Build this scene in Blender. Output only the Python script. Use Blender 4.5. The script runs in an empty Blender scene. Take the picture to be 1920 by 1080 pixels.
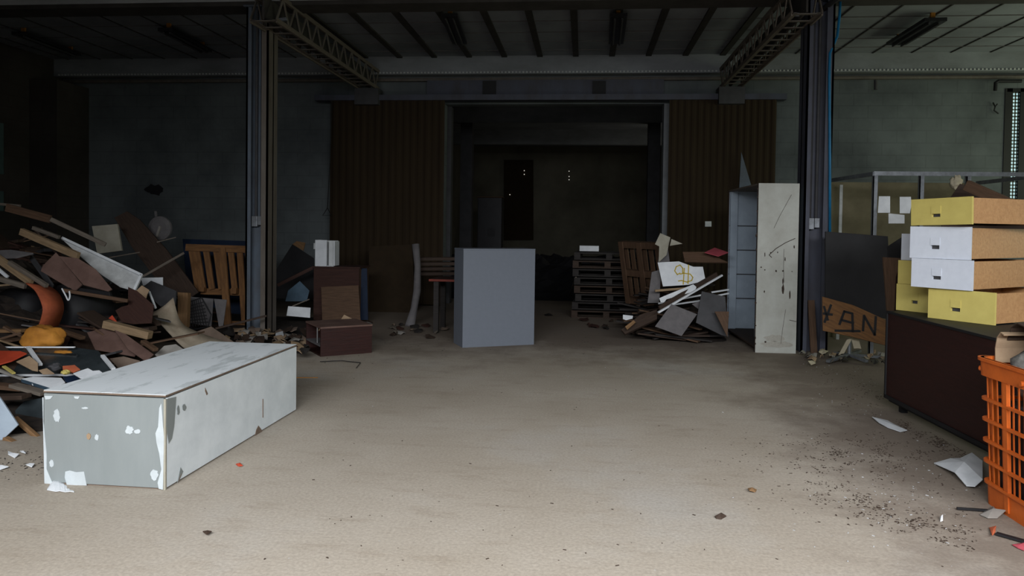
import bpy, math, random
from mathutils import Vector, Matrix, noise
random.seed(7)
SC = bpy.context.scene
COL = SC.collection
V = Vector

# ------------------------------------------------------------------ camera
F = 1400.0; CY = 459.0; EYE = V((0, 0, 1.5))
R = (Matrix.Rotation(math.radians(5.5), 3, 'Z') @ Matrix.Rotation(math.radians(90 - 1.4), 3, 'X')
     @ Matrix.Rotation(math.radians(0.8), 3, 'Z'))
cd = bpy.data.cameras.new('camera'); cam = bpy.data.objects.new('camera', cd); COL.objects.link(cam)
cd.sensor_width = 36; cd.lens = F / 1920 * 36; cd.shift_y = -(540 - CY) / 1920
cam.matrix_world = Matrix.Translation(EYE) @ R.to_4x4()
cd.clip_start = 0.05; cd.clip_end = 200
SC.camera = cam

def ray(px, py): return (R @ V(((px - 960) / F, -(py - CY) / F, -1))).normalized()
def P(px, py, Y):                       # a point of the place at distance Y into the hall
    d = ray(px, py); return EYE + d * (Y / d.y)
def G(px, py, z=0.0):                   # a point at height z
    d = ray(px, py); return EYE + d * ((z - 1.5) / d.z)
def PL(px, py, p0, n):                  # on a plane
    d = ray(px, py); return EYE + d * ((p0 - EYE).dot(n) / d.dot(n))

# ------------------------------------------------------------------ materials
MATS = {}
def mat(key, c, rough=.8, c2=None, scale=3.0, stretch=(1, 1, 1), contrast=.5, bump=.15, metal=0.0, fine=True, emit=0):
    if key in MATS: return MATS[key]
    m = bpy.data.materials.new(key); m.use_nodes = True; MATS[key] = m
    nt = m.node_tree; b = nt.nodes['Principled BSDF']
    b.inputs['Roughness'].default_value = rough; b.inputs['Metallic'].default_value = metal
    b.inputs['Specular IOR Level'].default_value = .3
    tc = nt.nodes.new('ShaderNodeTexCoord'); mp = nt.nodes.new('ShaderNodeMapping')
    mp.inputs['Scale'].default_value = stretch
    nt.links.new(tc.outputs['Object'], mp.inputs['Vector'])
    n1 = nt.nodes.new('ShaderNodeTexNoise'); n1.inputs['Scale'].default_value = scale
    n1.inputs['Detail'].default_value = 8; n1.inputs['Roughness'].default_value = .65
    nt.links.new(mp.outputs['Vector'], n1.inputs['Vector'])
    rp = nt.nodes.new('ShaderNodeValToRGB')
    c2 = c2 or tuple(x * .55 for x in c)
    rp.color_ramp.elements[0].position = .5 - contrast * .5 + .05; rp.color_ramp.elements[0].color = (*c2, 1)
    rp.color_ramp.elements[1].position = .5 + contrast * .3; rp.color_ramp.elements[1].color = (*c, 1)
    nt.links.new(n1.outputs['Fac'], rp.inputs['Fac'])
    nt.links.new(rp.outputs['Color'], b.inputs['Base Color'])
    if bump:
        bp = nt.nodes.new('ShaderNodeBump'); bp.inputs['Strength'].default_value = bump
        bp.inputs['Distance'].default_value = .02
        nt.links.new(n1.outputs['Fac'], bp.inputs['Height']); nt.links.new(bp.outputs['Normal'], b.inputs['Normal'])
    if emit:
        nt.links.new(rp.outputs['Color'], b.inputs['Emission Color']); b.inputs['Emission Strength'].default_value = emit
    return m
def wood(key, c, c2=None, rough=.75): return mat(key, c, rough, c2, 5, (1, 9, 9), .5, .2)

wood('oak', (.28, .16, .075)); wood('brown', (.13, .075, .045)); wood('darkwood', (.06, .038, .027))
wood('blackwood', (.035, .03, .028)); wood('greywood', (.19, .16, .13)); wood('redwood', (.055, .024, .017), (.035, .015, .012))
wood('ply', (.36, .25, .145)); wood('beech', (.55, .31, .14), (.42, .22, .095), .5)
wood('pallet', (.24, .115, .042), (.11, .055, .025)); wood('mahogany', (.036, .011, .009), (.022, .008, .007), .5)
mat('dustybrown', (.18, .11, .09), .8, (.09, .05, .04), 4, contrast=.6)
mat('white', (.66, .68, .68), .6, (.55, .57, .57), 6); mat('whitedirty', (.62, .64, .64), .7, (.35, .36, .36), 9, contrast=.7)
mat('paper', (.80, .83, .86), .8, (.62, .65, .68), 5); mat('cream', (.42, .40, .33), .8, (.3, .28, .22), 4)
mat('orange', (.66, .14, .02), .5, (.45, .09, .015), 6, bump=.05); mat('rust_orange', (.55, .14, .06), .7, (.33, .08, .04), 7)
mat('ochre', (.60, .26, .04), .75, (.33, .13, .02), 6); mat('red', (.55, .07, .03), .6); mat('pink', (.55, .10, .13), .6)
mat('yellow', (.66, .56, .17), .55, (.55, .45, .13), 8, contrast=.8); mat('yellowpaint', (.62, .45, .03), .6)
mat('laminate', (.68, .72, .80), .5, (.58, .62, .70), 14, contrast=.9)
mat('card', (.42, .30, .19), .9, (.28, .19, .12), 5); mat('foam', (.62, .55, .40), .9)
mat('black', (.015, .015, .017), .6); mat('blackplastic', (.03, .03, .035), .4); mat('darkgrey', (.07, .07, .075), .7)
mat('metal', (.28, .30, .33), .45, (.16, .17, .18), 10, metal=.5); mat('chrome', (.6, .6, .62), .25, metal=.9)
mat('bluesteel', (.12, .155, .20), .6, (.08, .08, .085), 5, (1, 1, .4), .7); mat('ruststeel', (.17, .155, .135), .7, (.09, .07, .055), 7, (1, 1, .3), .8)
mat('navysteel', (.075, .085, .12), .55, (.05, .045, .05), 5, (1, 1, .4), .7)
mat('bluecable', (.01, .17, .36), .5); mat('bluetarp', (.008, .02, .05), .6); mat('glassdark', (.04, .05, .055), .15)
mat('tanhard', (.50, .43, .33), .75, (.33, .26, .19), 5); mat('concretebit', (.35, .33, .3), .9)
mat('greybox', (.175, .195, .235), .55, (.15, .17, .205), 20, contrast=.9, bump=.03)
mat('greyboard', (.155, .145, .148), .8, (.11, .105, .108), 10)
mat('tealblue', (.07, .12, .17), .6); mat('greenstone', (.2, .22, .19), .8); mat('mud', (.035, .026, .02), .95, (.012, .01, .009), 12)
mat('speck', (.62, .64, .66), .9)

# ------------------------------------------------------------------ mesh helpers
class MB:
    def __init__(s): s.v = []; s.f = []
    def add(s, vs, fs):
        o = len(s.v); s.v += [V(p) for p in vs]; s.f += [tuple(i + o for i in f) for f in fs]; return s
    def frame(s, o, ex, ey, ez):                     # a block from a corner and its three edges
        o = V(o); ex = V(ex); ey = V(ey); ez = V(ez)
        p = [o, o + ex, o + ex + ey, o + ey]; p += [q + ez for q in p]
        fs = [(0, 3, 2, 1), (4, 5, 6, 7), (0, 1, 5, 4), (1, 2, 6, 5), (2, 3, 7, 6), (3, 0, 4, 7)]
        if ex.cross(ey).dot(ez) < 0: fs = [f[::-1] for f in fs]
        return s.add(p, fs)
    def box(s, x0, x1, y0, y1, z0, z1): return s.frame((x0, y0, z0), (x1 - x0, 0, 0), (0, y1 - y0, 0), (0, 0, z1 - z0))
    def bar(s, a, b, w, h, up=(0, 0, 1)):
        a = V(a); b = V(b); d = b - a; n = V(up)
        if abs(d.normalized().dot(n)) > .98: n = V((1, 0, 0))
        sx = d.cross(n).normalized(); sz = sx.cross(d).normalized()
        return s.frame(a - sx * w / 2 - sz * h / 2, d, sx * w, sz * h)
    def tube(s, pts, r, n=10, caps=True):
        pts = [V(p) for p in pts]; rings = []; prev = None
        for i, p in enumerate(pts):
            t = (pts[min(i + 1, len(pts) - 1)] - pts[max(i - 1, 0)]).normalized()
            if prev is None:
                u = t.cross(V((0, 0, 1)));
                if u.length < .1: u = t.cross(V((1, 0, 0)))
            else: u = prev - t * prev.dot(t)
            u.normalize(); prev = u; w = t.cross(u); rr = r[i] if isinstance(r, (list, tuple)) else r
            rings.append([p + (u * math.cos(a) + w * math.sin(a)) * rr for a in [k * 2 * math.pi / n for k in range(n)]])
        vs = [q for g in rings for q in g]; fs = []
        for i in range(len(rings) - 1):
            for k in range(n):
                fs.append((i * n + k, i * n + (k + 1) % n, (i + 1) * n + (k + 1) % n, (i + 1) * n + k))
        if caps: fs.append(tuple(range(n))[::-1]); fs.append(tuple(range(len(vs) - n, len(vs))))
        return s.add(vs, fs)
    def prism(s, pts, off):                          # a polygon pushed along off
        pts = [V(p) for p in pts]; off = V(off); n = len(pts)
        nn = sum(((pts[i] - pts[0]).cross(pts[(i + 1) % n] - pts[0]) for i in range(1, n)), V())
        if nn.dot(off) > 0: pts = pts[::-1]
        vs = pts + [p + off for p in pts]
        return s.add(vs, [tuple(range(n)), tuple(range(2 * n - 1, n - 1, -1))] + [(i, i + n, (i + 1) % n + n, (i + 1) % n) for i in range(n)])
    def sheet(s, rows, th):                          # rows of points, given a thickness
        nr = len(rows); nc = len(rows[0]); rows = [[V(p) for p in r] for r in rows]
        def nrm(i, j):
            a = rows[min(i + 1, nr - 1)][j] - rows[max(i - 1, 0)][j]; b = rows[i][min(j + 1, nc - 1)] - rows[i][max(j - 1, 0)]
            return a.cross(b).normalized()
        vs = [p for r in rows for p in r]; N = len(vs)
        vs += [rows[i][j] + nrm(i, j) * th for i in range(nr) for j in range(nc)]
        fs = []
        for i in range(nr - 1):
            for j in range(nc - 1):
                a = i * nc + j; q = (a, a + 1, a + nc + 1, a + nc); fs.append(q); fs.append(tuple(x + N for x in q[::-1]))
        rim = [j for j in range(nc)] + [i * nc + nc - 1 for i in range(1, nr)] + [(nr - 1) * nc + j for j in range(nc - 2, -1, -1)] + [i * nc for i in range(nr - 2, 0, -1)]
        for k in range(len(rim)): a = rim[k]; b = rim[(k + 1) % len(rim)]; fs.append((b, a, a + N, b + N))
        return s.add(vs, fs)
    def build(s, name, m, parent=None, M=None, smooth=False, bevel=0, rootless=False):
        me = bpy.data.meshes.new(name)
        W = M
        if W is None:
            if parent is not None: W = Matrix.Identity(4) if parent.type == 'EMPTY' and rootless else Matrix.Translation(s.cen())
            else: W = Matrix.Translation(s.cen())
        Wi = W.inverted()
        me.from_pydata([Wi @ p for p in s.v], [], s.f); me.update()
        if m is not None: me.materials.append(MATS[m] if isinstance(m, str) else m)
        if smooth:
            for p in me.polygons: p.use_smooth = True
        o = bpy.data.objects.new(name, me); COL.objects.link(o)
        if parent is not None:
            o.parent = parent; o.matrix_parent_inverse = Matrix.Identity(4)
            pw = WORLD[parent.name]; o.matrix_basis = pw.inverted() @ W
        else: o.matrix_world = W
        WORLD[o.name] = W
        if bevel:
            b = o.modifiers.new('bevel', 'BEVEL'); b.width = bevel; b.segments = 2; b.limit_method = 'ANGLE'
        return o
    def cen(s):
        n = len(s.v); c = sum(s.v, V()) / n; c.z = min(p.z for p in s.v); return c
WORLD = {}
def tag(o, label, cat, group=None, kind=None):
    if label: o['label'] = label
    if cat: o['category'] = cat
    if group: o['group'] = group
    if kind: o['kind'] = kind
    return o
def struct(mb, name, m, **k):
    o = mb.build(name, m, **k); o['kind'] = 'structure'; return o
def empty(name, loc, label, cat, group=None):
    o = bpy.data.objects.new(name, None); COL.objects.link(o); o.location = loc; o.empty_display_size = .1
    WORLD[o.name] = Matrix.Translation(V(loc)); return tag(o, label, cat, group)

def basis(pts, n):
    e = max(((pts[(i + 1) % len(pts)] - pts[i]) for i in range(len(pts))), key=lambda q: q.length)
    ex = (e - n * e.dot(n)).normalized(); ey = n.cross(ex).normalized()
    M = Matrix((ex, ey, n)).transposed().to_4x4(); c = sum(pts, V()) / len(pts); M.translation = c; return M
def slab(name, label, cat, pix, Y, n, th, m, group=None, parent=None, bend=0):
    n = V(n).normalized(); cx = sum(p[0] for p in pix) / len(pix); cy = sum(p[1] for p in pix) / len(pix)
    p0 = P(cx, cy, Y); pts = [PL(x, y, p0, n) for x, y in pix]
    mb = MB().prism(pts, -n * th)
    o = mb.build(name, m, parent, M=basis(pts, n), bevel=min(.003, th * .2))
    if label: tag(o, label, cat, group)
    return o
def beam(name, label, cat, a, b, w, h, m, group=None, parent=None, up=(0, 0, 1)):
    a = V(a); b = V(b); d = (b - a).normalized(); u = V(up)
    if abs(d.dot(u)) > .98: u = V((1, 0, 0))
    sx = d.cross(u).normalized(); M = Matrix((d, sx, sx.cross(d))).transposed().to_4x4(); M.translation = (a + b) / 2
    o = MB().bar(a, b, w, h, up).build(name, m, parent, M=M, bevel=min(w, h) * .08)
    if label: tag(o, label, cat, group)
    return o
UP = (0, -.25, .97); TI = (0, -.7, .7); FR = (0, -1, .12); FL = (.5, -.85, .2); FRR = (-.5, -.85, .2)

def blob0(cx, cz, rx, rz, n=16):
    rnd = random.Random(4); return [(cx + rx * math.cos(t) * (1 + rnd.uniform(-.3, .3)), cz + rz * math.sin(t) * (1 + rnd.uniform(-.3, .3))) for t in [2 * math.pi * i / n for i in range(n)]]
# ------------------------------------------------------------------ shell
XL, XR, YB, YF, H = -10.3, 9.6, 13.9, -1.6, 4.62
CX = [P(490, 400, 9.6).x, P(1525, 400, 9.6).x]          # the two column lines

def floor_mat():
    m = bpy.data.materials.new('concrete_floor'); m.use_nodes = True; nt = m.node_tree; b = nt.nodes['Principled BSDF']; L = nt.links.new
    tc = nt.nodes.new('ShaderNodeTexCoord')
    def nz(sc, det=8, ro=.6, st=None):
        n = nt.nodes.new('ShaderNodeTexNoise'); n.inputs['Scale'].default_value = sc; n.inputs['Detail'].default_value = det; n.inputs['Roughness'].default_value = ro
        if st:
            mp = nt.nodes.new('ShaderNodeMapping'); mp.inputs['Scale'].default_value = st; L(tc.outputs['Object'], mp.inputs['Vector']); L(mp.outputs['Vector'], n.inputs['Vector'])
        else: L(tc.outputs['Object'], n.inputs['Vector'])
        return n
    def ramp(src, a, ca, z, cz):
        r = nt.nodes.new('ShaderNodeValToRGB'); r.color_ramp.elements[0].position = a; r.color_ramp.elements[0].color = (*ca, 1)
        r.color_ramp.elements[1].position = z; r.color_ramp.elements[1].color = (*cz, 1); L(src, r.inputs['Fac']); return r
    def mix(f, a, c, t='MIX'):
        x = nt.nodes.new('ShaderNodeMix'); x.data_type = 'RGBA'; x.blend_type = t
        if isinstance(f, float): x.inputs[0].default_value = f
        else: L(f, x.inputs[0])
        for k, s in ((6, a), (7, c)):
            if isinstance(s, tuple): x.inputs[k].default_value = (*s, 1)
            else: L(s, x.inputs[k])
        return x.outputs[2]
    base = ramp(nz(.7).outputs['Fac'], .3, (.36, .31, .248), .7, (.45, .402, .34)).outputs['Color']
    grey = ramp(nz(.35, 6).outputs['Fac'], .52, (0, 0, 0), .7, (1, 1, 1)).outputs['Color']
    base = mix(grey, base, (.40, .375, .34))
    fine = ramp(nz(60, 4).outputs['Fac'], .3, (.72, .72, .72), .7, (1.12, 1.12, 1.12)).outputs['Color']
    base = mix(.7, base, fine, 'MULTIPLY')
    scr = ramp(nz(2.2, 9, .75, (1, 3.5, 1)).outputs['Fac'], .36, (.68, .63, .58), .47, (1, 1, 1)).outputs['Color']
    base = mix(.35, base, scr, 'MULTIPLY')
    # dirt trodden in along the right-hand side; fading light painted darker towards the back
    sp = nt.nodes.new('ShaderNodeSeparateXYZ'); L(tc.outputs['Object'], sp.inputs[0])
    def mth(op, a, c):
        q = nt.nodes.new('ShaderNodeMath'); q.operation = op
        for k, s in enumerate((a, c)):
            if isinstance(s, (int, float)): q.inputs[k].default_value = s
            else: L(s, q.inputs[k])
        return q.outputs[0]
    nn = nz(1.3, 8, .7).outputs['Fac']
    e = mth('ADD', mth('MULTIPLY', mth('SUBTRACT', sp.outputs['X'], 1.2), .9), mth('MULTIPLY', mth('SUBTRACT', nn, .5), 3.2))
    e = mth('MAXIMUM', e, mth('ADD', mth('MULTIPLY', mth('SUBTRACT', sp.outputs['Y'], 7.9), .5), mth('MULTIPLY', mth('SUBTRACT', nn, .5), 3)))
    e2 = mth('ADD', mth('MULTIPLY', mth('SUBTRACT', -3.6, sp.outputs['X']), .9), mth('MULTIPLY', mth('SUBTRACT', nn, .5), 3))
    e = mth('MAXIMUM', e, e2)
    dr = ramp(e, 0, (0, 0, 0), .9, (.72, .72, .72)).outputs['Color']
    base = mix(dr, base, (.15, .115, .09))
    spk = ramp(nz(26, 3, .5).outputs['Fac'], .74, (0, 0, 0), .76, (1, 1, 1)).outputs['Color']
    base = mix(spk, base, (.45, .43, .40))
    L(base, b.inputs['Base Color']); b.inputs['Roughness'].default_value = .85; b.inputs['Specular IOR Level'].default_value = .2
    bp = nt.nodes.new('ShaderNodeBump'); bp.inputs['Strength'].default_value = .25; bp.inputs['Distance'].default_value = .01
    L(nz(30, 8, .7).outputs['Fac'], bp.inputs['Height']); L(bp.outputs['Normal'], b.inputs['Normal'])
    return m
def wall_mat(key, c, c2, blocks=True):
    m = bpy.data.materials.new(key); MATS[key] = m; m.use_nodes = True; nt = m.node_tree; b = nt.nodes['Principled BSDF']; L = nt.links.new
    tc = nt.nodes.new('ShaderNodeTexCoord'); mp = nt.nodes.new('ShaderNodeMapping'); mp.inputs['Rotation'].default_value = (math.pi / 2, 0, 0)
    L(tc.outputs['Object'], mp.inputs['Vector'])
    n = nt.nodes.new('ShaderNodeTexNoise'); n.inputs['Scale'].default_value = .55; n.inputs['Detail'].default_value = 9; n.inputs['Roughness'].default_value = .62
    L(tc.outputs['Object'], n.inputs['Vector'])
    r = nt.nodes.new('ShaderNodeValToRGB'); r.color_ramp.elements[0].position = .36; r.color_ramp.elements[0].color = (*c2, 1); r.color_ramp.elements[1].position = .6; r.color_ramp.elements[1].color = (*c, 1)
    L(n.outputs['Fac'], r.inputs['Fac'])
    bk = nt.nodes.new('ShaderNodeTexBrick'); bk.inputs['Scale'].default_value = 1; bk.inputs['Brick Width'].default_value = .5; bk.inputs['Row Height'].default_value = .22
    bk.inputs['Mortar Size'].default_value = .008; bk.inputs['Color1'].default_value = (1, 1, 1, 1); bk.inputs['Color2'].default_value = (.93, .93, .93, 1); bk.inputs['Mortar'].default_value = (.78, .78, .78, 1)
    L(mp.outputs['Vector'], bk.inputs['Vector'])
    x = nt.nodes.new('ShaderNodeMix'); x.data_type = 'RGBA'; x.blend_type = 'MULTIPLY'; x.inputs[0].default_value = .8 if blocks else 0
    L(r.outputs['Color'], x.inputs[6]); L(bk.outputs['Color'], x.inputs[7]); L(x.outputs[2], b.inputs['Base Color'])
    b.inputs['Roughness'].default_value = .9; return m
wall_mat('wallpaint', (.145, .165, .17), (.07, .08, .085)); wall_mat('wallbrick', (.06, .05, .045), (.03, .025, .02))
wall_mat('ceilpaint', (.27, .29, .32), (.16, .17, .19), False); wall_mat('innerwall', (.17, .16, .12), (.10, .095, .07), False)
mat('beampaint', (.28, .30, .32), .8, (.15, .155, .16), 3, (.4, 1, 1), .7); mat('beampaint_lit', (.5, .52, .53), .8, (.26, .27, .28), 3, (.4, 1, 1), .7); mat('beamdark', (.06, .055, .05), .8)  # row beam's paint copied lighter in place of light that misses it
mat('doorbrown', (.034, .022, .010), .9, (.020, .012, .006), 2.2, (3, 3, .3), .7)

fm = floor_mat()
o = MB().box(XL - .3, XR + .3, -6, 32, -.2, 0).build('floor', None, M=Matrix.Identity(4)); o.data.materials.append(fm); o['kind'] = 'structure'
struct(MB().box(XL - .25, XR + .3, YF, YB + .2, H, H + .2), 'ceiling', 'ceilpaint', M=Matrix.Translation((0, 0, H)))
struct(MB().box(XL - .25, XL, YF, YB, 0, H), 'wall_left', 'wallbrick', M=Matrix.Translation((XL, 0, 0)) @ Matrix.Rotation(math.pi / 2, 4, 'Z'))
# back wall with the wide opening into the next hall
XO0 = P(832, 400, YB).x; XO1 = P(1250, 400, YB).x; ZO = 3.78
XW0 = P(1884, 300, YB).x; ZW0 = 1.2; ZW1 = P(1890, 166, YB).z; XW1 = XW0 + 1.3
mb = MB(); mb.box(XL - .25, XO0, YB, YB + .25, 0, H); mb.box(XO1, XW0, YB, YB + .25, 0, H)
mb.box(XO0, XO1, YB, YB + .25, ZO, H); mb.box(XW0, XW1, YB, YB + .25, 0, ZW0); mb.box(XW0, XW1, YB, YB + .25, ZW1, H)
mb.box(XW1, XR + .25, YB, YB + .25, 0, H)
struct(mb, 'wall_back', 'wallpaint', M=Matrix.Translation((0, YB, 0)))
# right wall, with a long daylit window outside the picture
struct(MB().box(XR, XR + .25, YF, YB, 0, 1.3).box(XR, XR + .25, YF, 7.0, 1.3, H).box(XR, XR + .25, 7.0, YB, 3.9, H).box(XR, XR + .25, 13.2, YB, 1.3, 3.9),
       'wall_right', 'wallpaint', M=Matrix.Translation((XR, 0, 0)) @ Matrix.Rotation(math.pi / 2, 4, 'Z'))
struct(MB().box(XL - .25, -5.0, YF - .25, YF, 0, H).box(5.6, XR + .25, YF - .25, YF, 0, H).box(-5.0, 5.6, YF - .25, YF, 3.9, H),
       'wall_front', 'wallpaint', M=Matrix.Translation((0, YF, 0)))
# inner hall
IX0, IX1, IY = -4.4, 4.2, 29.0
struct(MB().box(IX0 - .2, IX0, YB + .25, IY, 0, H), 'wall_inner_left', 'innerwall')
struct(MB().box(IX1, IX1 + .2, YB + .25, IY, 0, H), 'wall_inner_right', 'innerwall')
struct(MB().box(IX0 - .2, IX1 + .2, IY, IY + .2, 0, H), 'wall_inner_far', 'innerwall')
struct(MB().box(IX0 - .2, IX1 + .2, YB + .2, IY + .2, H, H + .2), 'ceiling_inner', 'ceilpaint')
k = 1
def trim(mb, m, **kw):
    global k
    o = struct(mb, 'trim_%d' % k, m, **kw); k += 1; return o
for yy in (19.0, 24.0): trim(MB().box(IX0, IX1, yy, yy + .3, 4.15, H), 'beampaint')
trim(MB().box(P(1240, 300, 14.2).x, P(1240, 300, 14.2).x + .13, YB - .04, YB + .3, 0, ZO), 'beampaint')    # pale jamb of the opening
trim(MB().box(P(838, 300, 14.3).x, P(838, 300, 14.3).x + .1, YB + .3, YB + .5, 0, ZO), 'darkgrey')
trim(MB().box(P(885, 300, 19).x - .3, P(885, 300, 19).x, 19, 19.3, 0, 4.15), 'darkgrey')
trim(MB().box(P(1215, 300, 19).x, P(1215, 300, 19).x + .3, 19, 19.3, 0, 4.15), 'darkgrey')
# row beam over the columns and wall beam at the back
trim(MB().box(XL, XR, 9.45, 9.8, 4.395, H), 'beampaint_lit'); trim(MB().box(XL, XR, 9.46, 9.85, 4.34, 4.395), 'beamdark')
ZB1 = P(1000, 117, YB - .25).z; ZB0 = P(1000, 138, YB - .25).z
trim(MB().box(XL, XR, YB - .25, YB, ZB0, H), 'beampaint')
mb = MB(); x = XL + .1                                 # bolt row under the beam edge
while x < XR - .1: mb.box(x, x + .03, YB - .27, YB - .25, ZB0 + .015, ZB0 + .04); x += .065
trim(mb, 'whitedirty')
trim(MB().box(XL, XR, YB - .12, YB - .06, ZB0 - .1, ZB0 - .06).box(XL, XR, YB - .06, YB, ZB0 - .09, ZB0 - .03), 'ruststeel')
# fascia board and sliding-door rail
ZR = P(1000, 184, YB - .3).z
trim(MB().box(P(800, 160, YB - .2).x, P(1245, 160, YB - .2).x, YB - .18, YB - .02, ZR + .02, ZB0 - .1), 'navysteel')
for px in (905, 1111): trim(MB().box(P(px, 160, YB - .2).x, P(px + 25, 160, YB - .2).x, YB - .22, YB - .18, P(px, 179, YB - .2).z, P(px, 152, YB - .2).z), 'black')
trim(MB().box(P(590, 184, YB - .4).x, P(1475, 184, YB - .4).x, YB - .42, YB - .18, ZR - .05, ZR + .05), 'navysteel')
# sliding doors, ribbed brown sheeting
for i, (a, b) in enumerate(((617, 830), (1252, 1452))):
    x0 = P(a, 400, YB - .4).x; x1 = P(b, 400, YB - .4).x; rows = []
    n = 64
    zs = [.04, 1.0, 2.0, ZR - .05]
    for q in range(n + 1):
        x = x0 + (x1 - x0) * q / n; d = .012 * (1 if (q // 2) % 2 else 0)
        rows.append([(x, YB - .34 - d, z) for z in zs])
    struct(MB().sheet(rows, .02), 'door_%d' % (i + 1), 'doorbrown', M=Matrix.Translation((x0, YB - .34, 0)))
# the pale-violet bare metal showing in a torn gap of the right door
slab('metal_sheet', 'narrow pointed blue-grey metal sheet standing against the right brown sliding door', 'metal sheet',
     [(1386, 352), (1390, 285), (1410, 352), (1412, 560), (1384, 560)], YB - .46, (0, -1, 0), .02, 'bluesteel')
slab('notice', 'small pale square notice on the right brown sliding door', 'notice', [(1322, 415), (1334, 415), (1334, 425), (1322, 425)], YB - .42, (0, -1, 0), .01, 'paper')
# ceiling joints: tongue strips every 65 cm
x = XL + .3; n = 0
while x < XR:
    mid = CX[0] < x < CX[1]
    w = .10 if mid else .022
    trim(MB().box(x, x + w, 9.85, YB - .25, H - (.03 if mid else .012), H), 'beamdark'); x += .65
mb = MB()
for y in (10.7, 11.35, 12.0, 12.6, 13.2): mb.box(XL, XR, y, y + .004, H - .014, H)
trim(mb, 'greyboard')
trim(MB().prism([P(x_, y_, YB - .02) for x_, y_ in blob0(290, 356, 17, 10)], (0, .015, 0)), 'black')
# brick pilaster at the back left corner and pale openings in the left wall
trim(MB().box(XL, XL + .55, 13.0, YB, 0, 4.1), 'wallbrick')
mat('dimpane', (.10, .16, .16), .3)
struct(MB().box(XL - .05, XL + .03, 11.7, 12.35, 2.3, 3.2).box(XL - .05, XL + .03, 11.7, 12.35, 1.65, 2.0), 'window_1', 'dimpane')
# pierced daylight window at the right end of the back wall
mat('daylight', (.62, .85, .88), .5, (.45, .70, .74), 6, emit=.9)
wf = MB()
for a, b_ in ((-.03, .09), (.22, .33), (.60, .70), (.95, 1.05), (1.22, 1.3)): wf.box(XW0 + a, XW0 + b_, YB - .015, YB + .02, ZW0, ZW1)
wf.box(XW0, XW1, YB - .015, YB + .02, ZW1 - .06, ZW1); w = struct(wf, 'window_2', 'black')
pb = MB().box(XW0, XW1, YB + .05, YB + .06, ZW0, ZW1); pb.build('window_pane', 'daylight', w)
sb = MB(); z = ZW0
while z < ZW1: sb.box(XW0, XW1, YB + .022, YB + .034, z, z + .022); z += .06
x = XW0
while x < XW1: sb.box(x, x + .02, YB + .022, YB + .036, ZW0, ZW1); x += .05
sb.build('window_grille', 'greenstone', w)

# ------------------------------------------------------------------ columns, girders, lamps, cables
def column(x, px, w, lab, colL, colM, colR, zclamp):
    r = empty('steel_column', (x, 9.6, 0), lab, 'column')
    h = 4.34; d = .30
    MB().box(x - w / 2, x - w / 2 + .025, 9.6 - d / 2, 9.6 + d / 2, 0, h).box(x - w / 2, x - w / 2 + .07, 9.6 - d / 2, 9.6 - d / 2 + .015, 0, h).build('flange', colL, r)
    MB().box(x + w / 2 - .025, x + w / 2, 9.6 - d / 2, 9.6 + d / 2, 0, h).box(x + w / 2 - .09, x + w / 2, 9.6 - d / 2, 9.6 - d / 2 + .015, 0, h).build('flange', colR, r)
    MB().box(x - w / 2, x + w / 2, 9.6, 9.63, 0, h).build('web', colM, r)
    for s in (-.055, 0.02):
        MB().tube([(x + s, 9.56, zclamp), (x + s, 9.56, h)], .018).build('conduit', 'darkgrey', r)
    MB().box(x - .09, x - .015, 9.5, 9.6, zclamp - .12, zclamp + .02).build('junction_box', 'metal', r, bevel=.005)
    MB().box(x - .01, x + .05, 9.5, 9.6, zclamp - .1, zclamp + .02).build('junction_box', 'metal', r, bevel=.005)
    MB().box(x - w / 2 - .03, x + w / 2 + .03, 9.42, 9.78, h - .02, h).build('cap_plate', colM, r)
    return r
column(CX[0], 490, .30, 'left steel column with blue-grey and rusty flanges rising from the debris behind the white box', 'bluesteel', 'bluesteel', 'ruststeel', P(488, 408, 9.6).z)
column(CX[1], 1525, .32, 'right dark navy steel column standing beside the tall white cabinet', 'navysteel', 'navysteel', 'navysteel', P(1525, 412, 9.6).z)

def girder(x, lab, light):
    r = empty('lattice_girder', (x, 9.8, 4.0), lab, 'girder')
    y0, y1, w, z0, z1 = 9.0, YB - .25, .34, 4.02, 4.34
    for s in (-1, 1):
        for z in (z0, z1):
            MB().bar((x + s * w / 2, y0, z), (x + s * w / 2, y1, z), .02, .06).bar((x + s * (w / 2 - .03), y0, z), (x + s * (w / 2 - .03), y1, z), .06, .012).build('chord', 'greywood', r)
    MB().box(x - .012, x + .012, y0, y1, z0 + .01, z1 - .01).build('web', 'beamdark', r)
    for s in (-1, 1):
        mb = MB(); y = y0; f = 0
        while y < y1 - .2:
            a, b = (z0, z1) if f % 2 == 0 else (z1, z0)
            mb.bar((x + s * w / 2, y, a), (x + s * w / 2, y + .2, b), .012, .035, up=(0, 1, 0)); y += .2; f += 1
        mb.build('lacing', 'greywood' if light else 'ruststeel', r)
    y = y0
    while y < y1: MB().box(x - w / 2, x + w / 2, y, y + .05, z0 - .01, z0).build('batten', 'ruststeel', r); y += .3
    MB().box(x - .22, x + .22, YB - .5, YB - .18, z0 - .32, z0 - .02).build('corbel', 'darkgrey', r)
girder(CX[0] + .28, 'left riveted lattice girder running from the left column to the back wall', False)
girder(CX[1] - .30, 'right riveted lattice girder running from the right column to the back wall', True)

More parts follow.
